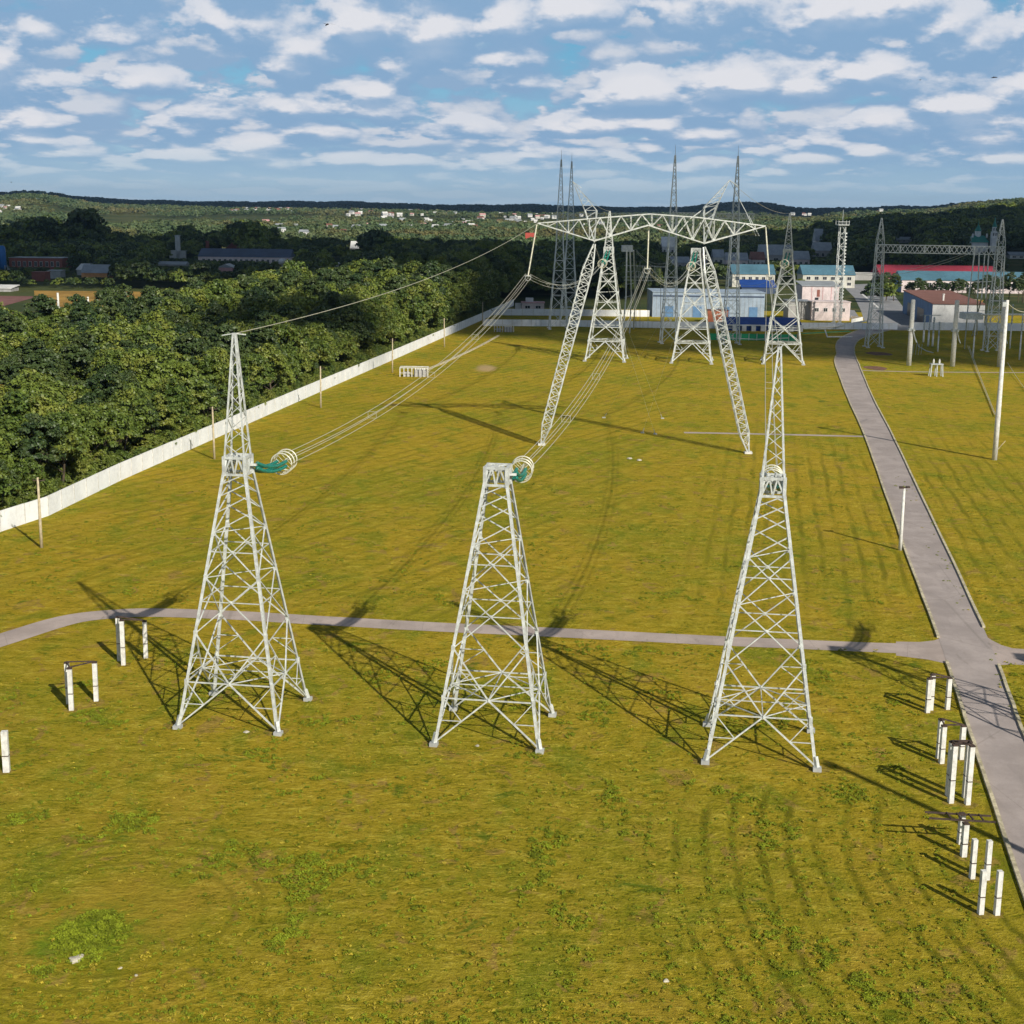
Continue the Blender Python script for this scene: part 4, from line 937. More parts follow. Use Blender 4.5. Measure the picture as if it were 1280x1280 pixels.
# ------------------------------------------------------------------ buildings
def windows(rt, x0, x1, z0, z1, n, mat=dark, y=-.06, frame=True, wfrac=.45, base=0):
    for i in range(n):
        c = x0 + (x1 - x0) * (i + .5) / n; w_ = (x1 - x0) / n * wfrac / 2
        fr = MB(); fr.box((c - w_ - .15, y - .04, z0 - .15), (c + w_ + .15, y + .06, z1 + .15)); fo = fr.build('window', M['white'], rt)
        g_ = MB(); g_.box((c - w_, y - .07, z0), (c - .06, y - .045, z1)); g_.box((c + .06, y - .07, z0), (c + w_, y - .045, z1)); g_.build('pane', mat, fo)
def bld(name, x0, x1, yb, yt, label, cat='building', Y=None, dep=12, wallmat='cream', roofmat='greyroof', roof='flat', rh=.18, over=.4, rz=0, nwin=0, wz=((.35, .75),), extra=None, sidemat=None, door=0, group=None, wx=(.03, .97), wfrac=.45):
    xm = (x0 + x1) / 2
    if Y is None: a = G(x0, yb); b = G(x1, yb); Y = (a.y + b.y) / 2
    A = at(x0, yb, Y); B = at(x1, yb, Y); z0 = 0.0 if Y < 1500 else A.z
    z0 = float(hgt((A.x + B.x) / 2, Y)) if Y > 840 else 0
    zt = at(xm, yt, Y).z - z0; W_ = B.x - A.x
    rt = empty(name, (A.x, Y, z0), rz, label, cat, group); eh = zt * (1 - rh) if roof != 'flat' else zt - .25
    mb = MB(); mb.box((0, 0, -.5), (W_, dep, eh)); mb.build('wall', M[wallmat], rt)
    if sidemat: mb = MB(); mb.box((-.08, .3, 0), (-.01, dep, eh)); mb.build('side_wall', M[sidemat], rt)
    mb = MB(); o = over
    if roof == 'flat': mb.box((-o, -o, eh + .003), (W_ + o, dep + o, zt))
    elif roof == 'mono':   # low at the front
        mb.v = [(-o, -o, eh), (W_ + o, -o, eh), (W_ + o, dep + o, zt), (-o, dep + o, zt), (-o, -o, eh + .3), (W_ + o, -o, eh + .3), (W_ + o, dep + o, zt + .3), (-o, dep + o, zt + .3)]
        mb.f = [(3, 2, 1, 0), (4, 5, 6, 7), (0, 1, 5, 4), (1, 2, 6, 5), (2, 3, 7, 6), (3, 0, 4, 7)]
    elif roof == 'gable':  # ridge along x
        q = dep / 2; mb.v = [(-o, -o, eh), (W_ + o, -o, eh), (W_ + o, dep + o, eh), (-o, dep + o, eh), (-o, q, zt), (W_ + o, q, zt)]
        mb.f = [(0, 1, 5, 4), (2, 3, 4, 5), (1, 2, 5), (3, 0, 4), (3, 2, 1, 0)]
    elif roof == 'gabley':
        q = W_ / 2; mb.v = [(-o, -o, eh), (W_ + o, -o, eh), (W_ + o, dep + o, eh), (-o, dep + o, eh), (q, -o, zt), (q, dep + o, zt)]
        mb.f = [(0, 1, 4), (1, 2, 5, 4), (2, 3, 5), (3, 0, 4, 5), (3, 2, 1, 0)]
    elif roof == 'hip':
        q = dep / 2; mb.v = [(-o, -o, eh), (W_ + o, -o, eh), (W_ + o, dep + o, eh), (-o, dep + o, eh), (q, q, zt), (W_ - q, q, zt)]
        mb.f = [(0, 1, 5, 4), (2, 3, 4, 5), (1, 2, 5), (3, 0, 4), (3, 2, 1, 0)]
    mb.build('roof', M[roofmat], rt)
    for a_, b_ in (wz if nwin else ()): windows(rt, W_ * wx[0], W_ * wx[1], eh * a_, eh * b_, nwin, wfrac=wfrac)
    if door:
        for i in range(door): d = MB(); c = W_ * (i + .6) / door; d.box((c - 1.6, -.08, 0), (c + 1.6, -.02, min(4, eh * .6))); d.build('door', M['sideblue'], rt)
    return rt, W_, zt
hall, hw_, hz_ = bld('hall', 815, 955, 397, 365, 'long pale blue flat-roofed hall behind the masts', dep=22, wallmat='steelblue', roofmat='steelblue', rh=.05, door=4, over=.25)
mb = MB(); mb.box((.2, -.10, hz_ * .80), (hw_ - .2, -.04, hz_ * .86)); mb.build('dark_band', M['navyroof'], hall)
mb = MB()
for i in range(28): mb.box((hw_ * i / 28, -.05, .1), (hw_ * i / 28 + .12, -.012, hz_ * .79))
mb.build('cladding_rib', M['greyroof'], hall)
bld('container_stack', 884, 910, 402.5, 387.5, 'bright orange box-shaped unit in front of the pale blue hall', 'container', Y=512, dep=5, wallmat='orange', roofmat='brownroof', over=.1)
sh, sw, sz = bld('open_shed', 906, 1000, 411, 399, 'low open shed with a deep blue roof and white pillars behind the far towers', 'shed', Y=476, dep=5, wallmat='deepblue', roofmat='deepblue', roof='mono', rh=.45)
for i in range(9): mb = MB(); mb.box((sw * i / 8 - .7, -1.4, 0), (sw * i / 8 + .7, -.3, 1.7)); mb.build('pillar', M['white'], sh)
mb = MB(); mb.box((-1, -.9, 1.72), (sw + 1, -.3, 2.1)); mb.build('front_beam', M['white'], sh)
a = G(886, 425); b = G(995, 426); mb = MB(); rt = empty('green_fence', a, 0, 'low bright green mesh fence on the grass below the blue shed', 'fence'); mb.box((0, 0, 0), (b.x - a.x, .12, 2.0)); mb.build('mesh_panel', M['green'], rt)
mb = MB()
for i in range(12): mb.box(((b.x - a.x) * i / 11 - .08, -.1, 0), ((b.x - a.x) * i / 11 + .08, -.003, 2.15))
mb.build('fence_post', M['white'], rt); mb = MB(); mb.tube([(2, -1, .9), (14, -1.4, .5), (24, -1, 1.0)], .12, 5); mb.build('hose_pipe', concrete, rt)
a = G(1003, 420); b = G(1062, 417); rt = empty('green_fence', a, 0, 'second stretch of green fence, ending beside the bend of the road', 'fence'); mb = MB(); mb.bar((0, 0, .8), (b.x - a.x, b.y - a.y, .8), .12, 1.5); mb.build('mesh_panel', M['green'], rt)
mb = MB(); a = G(1004, 414.5); b = G(1085, 410); mb.tube([a + Vector((0, 0, 1)), lerp(a, b, .5) + Vector((0, 0, 1.1)), b + Vector((0, 0, 2.6))], .3, 6); tag(mb.build('overground_pipe', concrete), 'white overground pipe from the green fence to the portal column', 'pipe')
mb = MB(); mb.tube([G(1031, 419) + Vector((0, 0, 1.6)), G(1034, 423) + Vector((0, 0, .5)), G(1065, 423) + Vector((0, 0, .5))], .22, 6); tag(mb.build('overground_pipe', concrete), 'thinner cranked white pipe lying on the grass near the bend of the road', 'pipe')
r_, w1_, _z = bld('office_block', 915, 968, 361, 331, 'cream two-storey block with a teal roof, half hidden behind the portal tip', Y=760, dep=16, wallmat='cream', roofmat='blueroof', roof='gable', rh=.42, nwin=6, wz=((.55, .8),))
bld('canopy_shed', 927, 970, 366, 351.5, 'dark blue canopy below the cream teal-roofed block', 'shed', Y=700, dep=10, wallmat='navyroof', roofmat='deepblue', roof='mono', rh=.5)
bld('office_block', 1003, 1068, 360, 332, 'cream two-storey block with a teal roof at the head of the asphalt yard', Y=765, dep=16, wallmat='cream', roofmat='blueroof', roof='gable', rh=.42, nwin=6, wz=((.2, .42), (.62, .85)))
o_, ww, zz_ = bld('office_block', 1002, 1048, 380, 354, 'plain pinkish white cube-like block with one red-framed window', Y=590, dep=14, wallmat='pinkw', roofmat='greyroof', roof='mono', rh=.12)
mb = MB(); mb.box((ww * .35, -.1, zz_ * .28), (ww * .45, -.03, zz_ * .45)); mb.build('window', dark, o_); mb = MB(); mb.box((ww * .4, -.1, zz_ * .48), (ww * .48, -.03, zz_ * .75)); mb.build('red_panel', M['brick'], o_)
for q in (.25, .55, .78):
    mb = MB(); mb.box((ww * q, -.06, .1), (ww * q + .25, -.012, zz_ * .86)); mb.build('panel_joint', M['rose'], o_)
bld('office_block', 1014, 1062, 398, 377, 'low pinkish white block with four pairs of small windows and a red roof edge', Y=527, dep=9, wallmat='pinkw', roofmat='pinkw', nwin=4, wz=((.5, .68),), wx=(.02, .93), wfrac=.4, over=.2)
bld('terrace_wall', 985, 1013, 399, 376, 'grey utility building between the blue shed and the pinkish block', Y=530, dep=10, wallmat='greywall', roofmat='greyroof')
bld('round_tank', 998, 1014, 392, 385, 'dark squat tank beside the pinkish office block', 'tank', Y=545, dep=6, wallmat='navyroof', roofmat='navyroof', roof='hip', rh=.5)
bld('warehouse', 1100, 1246, 352, 332.5, 'long warehouse with a crimson roof behind the teal-roofed building', Y=845, dep=22, wallmat='rose', roofmat='crimson', roof='gable', rh=.55, over=.6)
bld('warehouse', 1126, 1300, 372, 340, 'long white building with a teal roof behind the row of small trees', Y=730, dep=18, wallmat='pinkw', roofmat='blueroof', roof='gable', rh=.42, nwin=14, wz=((.45, .8),), sidemat='sideblue')
bld('covered_walk', 1062, 1100, 356, 341, 'low grey link building between the yard and the crimson warehouse', Y=850, dep=8, wallmat='greywall', roofmat='white', over=.3)
# shed with the sloping brown roof
a = G(1164, 410); b = G(1230, 411); c = G(1128, 391); z1 = at(1164, 379, a.y).z; z2 = at(1128, 365, c.y).z
rt = empty('shed', a, 0, 'white-fronted shed with a sloping brown roof and blue flank beside the yard', 'shed'); W_ = b.x - a.x; dv = c - a
p0 = Vector((0, 0, 0)); p1 = Vector((W_, 0, 0)); p3 = Vector((dv.x, dv.y, 0)); p2 = p1 + p3; zf = z1; zk = max(z2, z1 + .5)
mb = MB(); mb.quad(p0, p1, p1 + Vector((0, 0, zf)), p0 + Vector((0, 0, zf))); mb.quad(p1, p2, p2 + Vector((0, 0, zf)), p1 + Vector((0, 0, zf))); mb.quad(p2, p3, p3 + Vector((0, 0, zf)), p2 + Vector((0, 0, zf))); mb.build('front_wall', M['white'], rt)
mb = MB(); mb.quad(p3, p0, p0 + Vector((0, 0, zf)), p3 + Vector((0, 0, zf))); mb.build('flank_wall', M['sideblue'], rt)
mb = MB(); o3 = Vector((-.4, .4, 0)); mb.poly([p0 + Vector((-.4, -.4, zf + .02)), p1 + Vector((.4, -.4, zf + .02)), p2 + Vector((.4, .4, zf + .55)), p3 + Vector((-.4, .4, zf + .55))]); mb.poly([p3 + Vector((-.4, .4, zf + .25)), p2 + Vector((.4, .4, zf + .25)), p1 + Vector((.4, -.4, zf - .25)), p0 + Vector((-.4, -.4, zf - .25))])
for i, j in ((0, 1), (1, 2), (2, 3), (3, 0)):
    A_, B_ = mb.v[i], mb.v[j]; mb.quad(A_, (A_[0], A_[1], A_[2] - .28), (B_[0], B_[1], B_[2] - .28), B_)
mb.build('roof', M['brownroof'], rt)
mb = MB(); d = p3.normalized(); nrm = Vector((-d.y, d.x, 0))
for t in (.25, .6): mb = MB(); q = p3 * t + nrm * .08; e = p3 * (t + .22) + nrm * .08; mb.quad(q, e, e + Vector((0, 0, zf * .6)), q + Vector((0, 0, zf * .6))); mb.build('garage_door', dark, rt)
mb = MB(); mb.lathe((W_ * .42, 14, zf), [(.35, 0), (.35, 2.2), (.5, 2.25), (.5, 2.5)], 8); mb.build('vent_pipe', concrete, rt)
bld('yellow_machine', 1206, 1227, 392, 375, 'yellow-framed open machine house behind the slim support', 'machine', Y=540, dep=5, wallmat='ochre', roofmat='gold', over=.3)
# guard house
g_, gw, gz = bld('guard_house', 652, 680, 391, 378, 'small pink guard house with two windows behind the white wall', Y=560, dep=7, wallmat='pinkw', roofmat='rose', nwin=2, wz=((.3, .65),), over=.3)
mb = MB(); mb.box((-2.5, 1, 0), (-.1, 6, gz * .8)); mb.box((1.5, 3, gz), (4.5, 5.5, gz + 1.5)); mb.build('annex', M['white'], g_)
# far left: brickworks, silo, halls
rt = empty('silo', at(4, 345, 760) * Vector((1, 1, 0)).x if False else Vector((at(4, 345, 760).x, 760, 0)), 0, 'tall blue cylindrical silo at the far left', 'silo')
zt_ = at(4, 307, 760).z; mb = MB(); mb.lathe((0, 0, 6), [(1.0, -2), (2.0, 0), (2.0, zt_ - 9), (1.8, zt_ - 7), (1.0, zt_ - 6)], 16); mb.build('tank_shell', M['bluesilo'], rt, True)
for q in ((-2, -2), (2, -2), (2, 2), (-2, 2)): mb = MB(); mb.bar((q[0], q[1], 0), (q[0] * .9, q[1] * .9, 6.5), .35); mb.build('leg', M['concgrey'], rt)
mb = MB(); mb.bar((2.6, 0, 5), (9, 0, .3), .8, .3); mb.build('conveyor', M['greyroof'], rt)
bld('barn', -25, 14, 366, 358, 'pale grey flat roof at the far left edge below the blue silo', 'barn', Y=640, dep=10, wallmat='greywall', roofmat='white', roof='mono', rh=.4)
bld('factory', 12, 78, 337, 322, 'long dark brick factory beside the blue silo', Y=860, dep=18, wallmat='brick', roofmat='greyroof', nwin=9, wz=((.3, .7),))
bld('brick_house', 40, 57, 352, 340, 'small red brick building in front of the dark factory', 'house', Y=730, dep=8, wallmat='brick', roofmat='brick')
bld('barn', 60, 76, 347, 338, 'small bluish lean-to right of the red brick building', 'barn', Y=760, dep=8, wallmat='concgrey', roofmat='greyroof')
bld('brick_house', 102, 134, 349, 331, 'orange-fronted house with a grey gable roof in the shaded valley', 'house', Y=740, dep=12, wallmat='ochre', roofmat='greyroof', roof='gable', rh=.5)
bld('barn', 96, 116, 342, 331, 'pale metal-roofed barn adjoining the orange-fronted house', 'barn', Y=800, dep=10, wallmat='concgrey', roofmat='white', roof='mono', rh=.5)
bld('concrete_tower', 219.5, 224.5, 322, 294, 'tall slim grey concrete tower among dark trees', 'tower', Y=1050, dep=4, wallmat='concgrey', roofmat='concgrey')
bld('concrete_block', 212, 219, 324, 313, 'stepped grey concrete block left of the slim tower', 'building', Y=1040, dep=5, wallmat='concgrey', roofmat='concgrey')
bld('concrete_block', 224.8, 231, 322, 313.5, 'small grey concrete block right of the slim tower', 'building', Y=1045, dep=5, wallmat='concgrey', roofmat='concgrey')
bld('barn', 197, 232, 336, 327, 'long low grey barn below the slim concrete tower', 'barn', Y=930, dep=10, wallmat='greywall', roofmat='greyroof', roof='gable', rh=.6)
bld('factory', 248, 362, 330, 311.5, 'very long building with a dark blue roof and pink walls', Y=980, dep=26, wallmat='pinkw', roofmat='navyroof', roof='gable', rh=.52, nwin=16, wz=((.2, .7),))
bld('brick_house', 272, 291, 343, 330, 'pink gabled house in front of the long dark blue roof', 'house', Y=850, dep=14, wallmat='rose', roofmat='greyroof', roof='gabley', rh=.4)
bld('brick_house', 281, 300, 313, 303, 'house with a pale pink gable above the long dark blue roof', 'house', Y=1180, dep=12, wallmat='rose', roofmat='brick', roof='gabley', rh=.6)
bld('chimney_block', 257, 261, 314, 301, 'short brick chimney behind the dark blue roof', 'chimney', Y=1150, dep=3, wallmat='brick', roofmat='brick', over=.1)
c = at(353, 327, 900); rt = empty('water_tank', (c.x, 900, 0), 0, 'white ball-shaped water tank on a thin stem in the dark trees', 'water tank'); mb = MB(); mb.lathe((0, 0, c.z), [(2.6 * math.sin(math.pi * i / 8) + .02, -2.0 * math.cos(math.pi * i / 8)) for i in range(9)], 12); mb.build('tank_shell', M['white'], rt, True); mb = MB(); mb.tube([(0, 0, 0), (0, 0, c.z)], .5, 6); mb.build('stem', M['concgrey'], rt)
bld('villa', 657, 669, 306, 291, 'villa with a red roof and two white chimneys above the wood', 'house', Y=1450, dep=9, wallmat='white', roofmat='redroof', roof='gable', rh=.62)
bld('white_house', 420, 425, 334, 328, 'tiny white pointed gable rising out of the dark trees', 'house', Y=960, dep=6, wallmat='white', roofmat='white', roof='gabley', rh=.6)
bld('white_house', 438, 448, 309, 302, 'tilted white roof among dark trees left of centre', 'house', Y=1300, dep=8, wallmat='greywall', roofmat='white', roof='mono', rh=.7)
# village right of centre in the cloud shadow
vl = [(838, 862, 330, 321, 'greywall', 'greyroof'), (866, 884, 326, 317, 'greywall', 'brownroof'), (892, 905, 322, 312, 'cream', 'greyroof'), (908, 935, 327, 316, 'pinkw', 'greyroof'), (940, 956, 326, 315, 'white', 'brownroof'), (950, 990, 320, 306, 'greywall', 'greyroof'), (990, 1012, 326, 314, 'pinkw', 'greyroof'), (1018, 1040, 312, 303, 'greywall', 'greyroof'), (1020, 1030, 292, 286, 'white', 'greyroof'), (828, 844, 301, 296, 'white', 'white'), (1120, 1140, 302, 296, 'greywall', 'greyroof'), (1262, 1290, 326, 315, 'white', 'greyroof')]
dl = ['grey-roofed house lowest left of the portal leg in the shaded village', 'brown-roofed house right behind the flat-topped far tower', 'cream house between two tall lattice masts', 'wide pinkish house below the tip of the crossarm', 'white house with a brown roof next to the right suspension insulator', 'largest grey hall in the shaded village', 'pinkish house just right of the largest grey hall', 'grey house high up right of the peaked far tower', 'small white house higher on the dark slope left of the radio tower', 'flat white-roofed house alone under the middle of the crossarm', 'lone grey house in the dark trees above the crimson roof', 'pale house at the right edge behind the lattice column']
for (x0, x1, yb, yt, wm, rm), lb in zip(vl, dl):
    Yv = 1000 + (330 - yb) * 9
    bld('village_house', x0, x1, yb + 2, yt, lb, 'house', Y=Yv, dep=14, wallmat=wm, roofmat=rm, roof='gable', rh=.5, nwin=3 if x1 - x0 > 15 else 2, wz=((.3, .7),))
# church
cx = at(1225, 300, 1040); Yc = 1040; zb0 = float(hgt(cx.x, Yc)); sc_ = Yc / 1800
rt = empty('church', (cx.x, Yc, zb0), 0, 'church with a green roof and a domed white drum on the dark hill', 'church'); zr = at(1225, 296, Yc).z - zb0; ze = at(1225, 303, Yc).z - zb0
mb = MB(); mb.box((-5.5, 0, -2), (6, 12, ze)); mb.build('wall', M['white'], rt)
mb = MB(); mb.v = [(-6, -.5, ze), (6.5, -.5, ze), (6.5, 12.5, ze), (-6, 12.5, ze), (-4, 5, zr + .8), (4.5, 5, zr + .8), (4.5, 7, zr + .8), (-4, 7, zr + .8)]; mb.f = [(0, 1, 5, 4), (1, 2, 6, 5), (2, 3, 7, 6), (3, 0, 4, 7), (4, 5, 6, 7), (3, 2, 1, 0)]; mb.build('roof', M['churchg'], rt)
zd = at(1225, 289, Yc).z - zb0; zp = at(1226, 274, Yc).z - zb0
mb = MB(); mb.lathe((0, 6, zr - 1), [(2.2, 0), (2.2, zd - zr + 1)], 8); mb.build('drum', M['white'], rt)
mb = MB(); mb.lathe((0, 6, zd), [(2.5, 0), (2.3, .8), (1.2, 2.8), (.4, 4.2), (.15, zp - zd - 1.5), (.15, zp - zd)], 8); mb.build('dome', M['churchg'], rt); mb = MB(); mb.bar((-.6, 6, zp - .5), (.6, 6, zp - .5), .18); mb.build('cross', M['gold'], rt)
for sx in (-5, 5): mb = MB(); mb.lathe((sx, 1, zr - .5), [(.6, 0), (.6, 1.5), (.8, 1.7), (.1, 3)], 6); mb.build('turret', M['white'], rt)
cx = at(1243, 300, 1035); rt = empty('bell_tower', (cx.x, 1035, zb0), 0, 'slim white bell tower with a pointed green cap beside the church', 'bell tower'); z1 = at(1243, 284, 1035).z - zb0; z2 = at(1243, 271, 1035).z - zb0
mb = MB(); mb.box((-1.8, 0, -2), (1.8, 3.6, z1 - 3)); mb.lathe((0, 1.8, z1 - 3), [(1.6, 0), (1.6, 3.2)], 8); mb.build('shaft', M['white'], rt); mb = MB(); mb.lathe((0, 1.8, z1 + .2), [(1.9, 0), (1.4, 1), (.4, 4), (.08, z2 - z1)], 8); mb.build('spire', M['churchg'], rt)
mb = MB()
for sx in (-.8, .8): mb.box((sx - .35, -.08, z1 - 6), (sx + .35, -.02, z1 - 4)); mb.box((sx - .3, .1, z1 - 2.4), (sx + .3, .22, z1 - .6))
mb.build('belfry_opening', dark, rt)

# ------------------------------------------------------------------ dry fields beyond the wood
fieldo = plain('stubble_field', (.34, .20, .05), .95, .1, 0, .25, .05, (.15, .14, .04)); fieldb = plain('ploughed_field', (.20, .10, .09), .95, .1, 0, .2, .05)
mb = MB(); mb.v = [(-180, 545, .05), (-118, 560, .05), (-120, 655, .05), (-215, 650, .05)]; mb.f = [(0, 1, 2, 3)]; tag(mb.build('stubble_field', fieldo), kind='structure')
mb = MB(); mb.v = [(-290, 520, .06), (-193, 545, .06), (-200, 610, .06), (-330, 610, .06)]; mb.f = [(0, 1, 2, 3)]; tag(mb.build('ploughed_field', fieldb), kind='structure')
for x, yb, yt, lb in ((62, 385, 372, 'short'), (73, 385, 366, 'tallest'), (110, 378, 371, 'thin'), (190, 379, 371, 'farthest right')):
    b = G(x, yb); rt = lean_pole('field_post', b, at(x, yt, b.y).z, .45, .4, concrete, lb + ' pale post standing in the dry field beyond the wood', 'post', 'posts in the dry field', 6)
    mb = MB(); mb.box((-.5, -.5, 0), (.5, .5, .4)); mb.build('footing', concrete, rt)

#@@TREES
# ------------------------------------------------------------------ trees
def leaf_cloud(name, seed, Rr, Hc, z0, nclump, nleaf, size, mats, clump_r=(.22, .36), flat=.75):
    """a crown of many small leaf quads gathered in clumps through an uneven volume; origin on the ground"""
    g_ = np.random.default_rng(seed); V = []; Nn = []
    ang0 = g_.uniform(0, 6.28)
    cl = []
    for i in range(nclump):
        u = g_.normal(size=3); u /= np.linalg.norm(u); u[2] = abs(u[2]) * 1.15 - .30
        rr = g_.uniform(.55, 1.0) ** .6; lobe = 1 + .22 * math.sin(3 * math.atan2(u[1], u[0]) + ang0) + .12 * math.sin(5 * math.atan2(u[1], u[0]))
        cl.append((np.array([u[0] * Rr * rr * lobe, u[1] * Rr * rr * lobe, z0 + Hc * .42 + u[2] * Hc * .55 * rr]), g_.uniform(*clump_r) * Rr))
    per = nleaf // nclump
    cs = []; ns = []
    for c, r in cl:
        d = g_.normal(size=(per, 3)); d /= np.linalg.norm(d, axis=1)[:, None]; d[:, 2] = np.where(d[:, 2] < -.25, -d[:, 2], d[:, 2])
        rad_ = r * g_.uniform(.55, 1.12, (per, 1)); p = c + d * rad_ * np.array([1, 1, flat])
        cs.append(p); nn = d * .9 + g_.normal(size=(per, 3)) * .45 + np.array([0, 0, .25]); ns.append(nn / np.linalg.norm(nn, axis=1)[:, None])
    C_ = np.concatenate(cs); Nm = np.concatenate(ns); n = len(C_)
    a = g_.normal(size=(n, 3)); t = np.cross(Nm, a); t /= np.linalg.norm(t, axis=1)[:, None]; b = np.cross(Nm, t)
    s = size * g_.uniform(.6, 1.35, (n, 1)); s2 = s * g_.uniform(.45, .8, (n, 1))
    quads = np.stack([C_ - t * s, C_ - b * s2 * .9 + t * s * .1, C_ + t * s, C_ + b * s2], 1).reshape(-1, 3)
    me = bpy.data.meshes.new(name); me.vertices.add(len(quads)); me.vertices.foreach_set('co', quads.astype(np.float32).ravel())
    me.loops.add(len(quads)); me.loops.foreach_set('vertex_index', np.arange(len(quads), dtype=np.int32))
    me.polygons.add(n); me.polygons.foreach_set('loop_start', np.arange(0, 4 * n, 4, dtype=np.int32)); me.update(calc_edges=True)
    for m_ in mats: me.materials.append(m_)
    return me
def trunk_mesh(name, seed, h, r, Rr):
    g_ = random.Random(seed); mb = MB(); pts = [(0, 0, -.3)]
    for i in range(1, 6): pts.append((g_.uniform(-.15, .15) * i, g_.uniform(-.15, .15) * i, h * i / 5 * .8))
    mb.tube(pts, r, 7, False, [1.25, 1, .85, .7, .5, .25])
    for i in range(7):
        a = g_.uniform(0, 6.28); z = h * g_.uniform(.3, .62); L_ = Rr * g_.uniform(.5, .85)
        mb.tube([(0, 0, z), (math.cos(a) * L_ * .5, math.sin(a) * L_ * .5, z + L_ * .35), (math.cos(a) * L_, math.sin(a) * L_, z + L_ * .8)], r * .45, 5, False, [1, .6, .2])
    me = bpy.data.meshes.new(name); me.from_pydata(mb.v, [], mb.f); me.materials.append(barkm); return me
kinds = []
for i in range(8):
    Rr = (3.4, 3.9, 3.1, 4.3, 3.6, 3.0, 4.0, 3.5)[i]; Hc = (8.5, 9.5, 10, 9, 8, 11, 10.5, 7.5)[i]; z0 = (3.2, 3.6, 3.4, 3.8, 2.6, 3.5, 3.0, 2.2)[i]
    mt = leafdark if i in (2, 5) else leafm
    kinds.append((leaf_cloud('crown', 100 + i, Rr, Hc, z0, 96, 5600, .235, [mt], (.15, .27)), trunk_mesh('trunk', i, z0 + Hc * .7, .2, Rr)))
yel = (leaf_cloud('crown', 300, 3.4, 8, 2.6, 80, 4400, .235, [leafyel], (.15, .27)), trunk_mesh('trunk', 40, 8, .2, 3.4))
adj = ('leafy green broadleaf', 'dark green dense')
def tree(loc_, rz, sc_, crown, trunk, label, group):
    o = empty('broadleaf_tree', loc_, rz, label, 'tree', group); o.scale = sc_
    for nm, me in (('crown', crown), ('trunk', trunk)):
        c = bpy.data.objects.new(nm, me); col.objects.link(c); c.parent = o
    return o
# wood behind the boundary wall: jittered rows, bounded by the wall, the frame's edge and the dry field
def back_of_wood(X): return float(np.interp(X, [-170, -110, -96, -78, -62, -45, -25, 0, 20], [318, 330, 372, 425, 505, 560, 640, 760, 800]))
spots = []
Yv = 150.0; row = 0
while Yv < 800:
    stp = 5.2 if Yv < 420 else 6.6
    xw = wall_x(Yv) if Yv < 575 else min(-1, wall_x(575)) + (Yv - 575) * .05; X = xw - 3.6; xl = -.395 * Yv - 12
    first = True
    while X > xl:
        x = X + rng.uniform(-1.3, 1.3) * (0.5 if first else 1); y = Yv + rng.uniform(-1.9, 1.9)
        if y < back_of_wood(x) + rng.uniform(-8, 8): spots.append((x, y, (xw - x) < 7))
        X -= stp * rng.uniform(.85, 1.2); first = False
    Yv += stp * .92; row += 1
spots.sort(key=lambda s: s[1])
def grow(x, y): 
    # the wood is low near the camera and rises towards the back
    return float(np.interp(y, [150, 200, 260, 330, 420, 520, 700], [.80, .92, 1.02, 1.12, 1.30, 1.45, 1.5]))
near_n = 0; rest = []
for i, (x, y, edge) in enumerate(spots):
    s = grow(x, y) * rng.uniform(.72, 1.28) * (.84 if edge else 1)
    if near_n < 285:
        k = int(rng.integers(0, 8)); px = 640 + 1800 * x / y
        if (px < 24 and 195 < y < 235): tree((x, y, 0), rng.uniform(0, 6.28), (s, s, s), yel[0], yel[1], 'yellowing autumn tree at the left edge of the wood', 'yellowing trees at the left edge of the wood')
        else:
            lb = ('dark green tree standing among the lighter trees behind the white wall' if k in (2, 5) else 'green broadleaf tree in the wood, front row along the white wall' if edge else 'green broadleaf tree in the wood behind the front row')
            gp_ = ('dark trees in the wood' if k in (2, 5) else 'front row of trees along the white wall' if edge else 'trees in the depth of the wood')
            tree((x, y, 0), rng.uniform(0, 6.28), (s * rng.uniform(.9, 1.12), s * rng.uniform(.9, 1.12), s), kinds[k][0], kinds[k][1], lb, gp_)
        near_n += 1
    else: rest.append((x, y, 0, s))
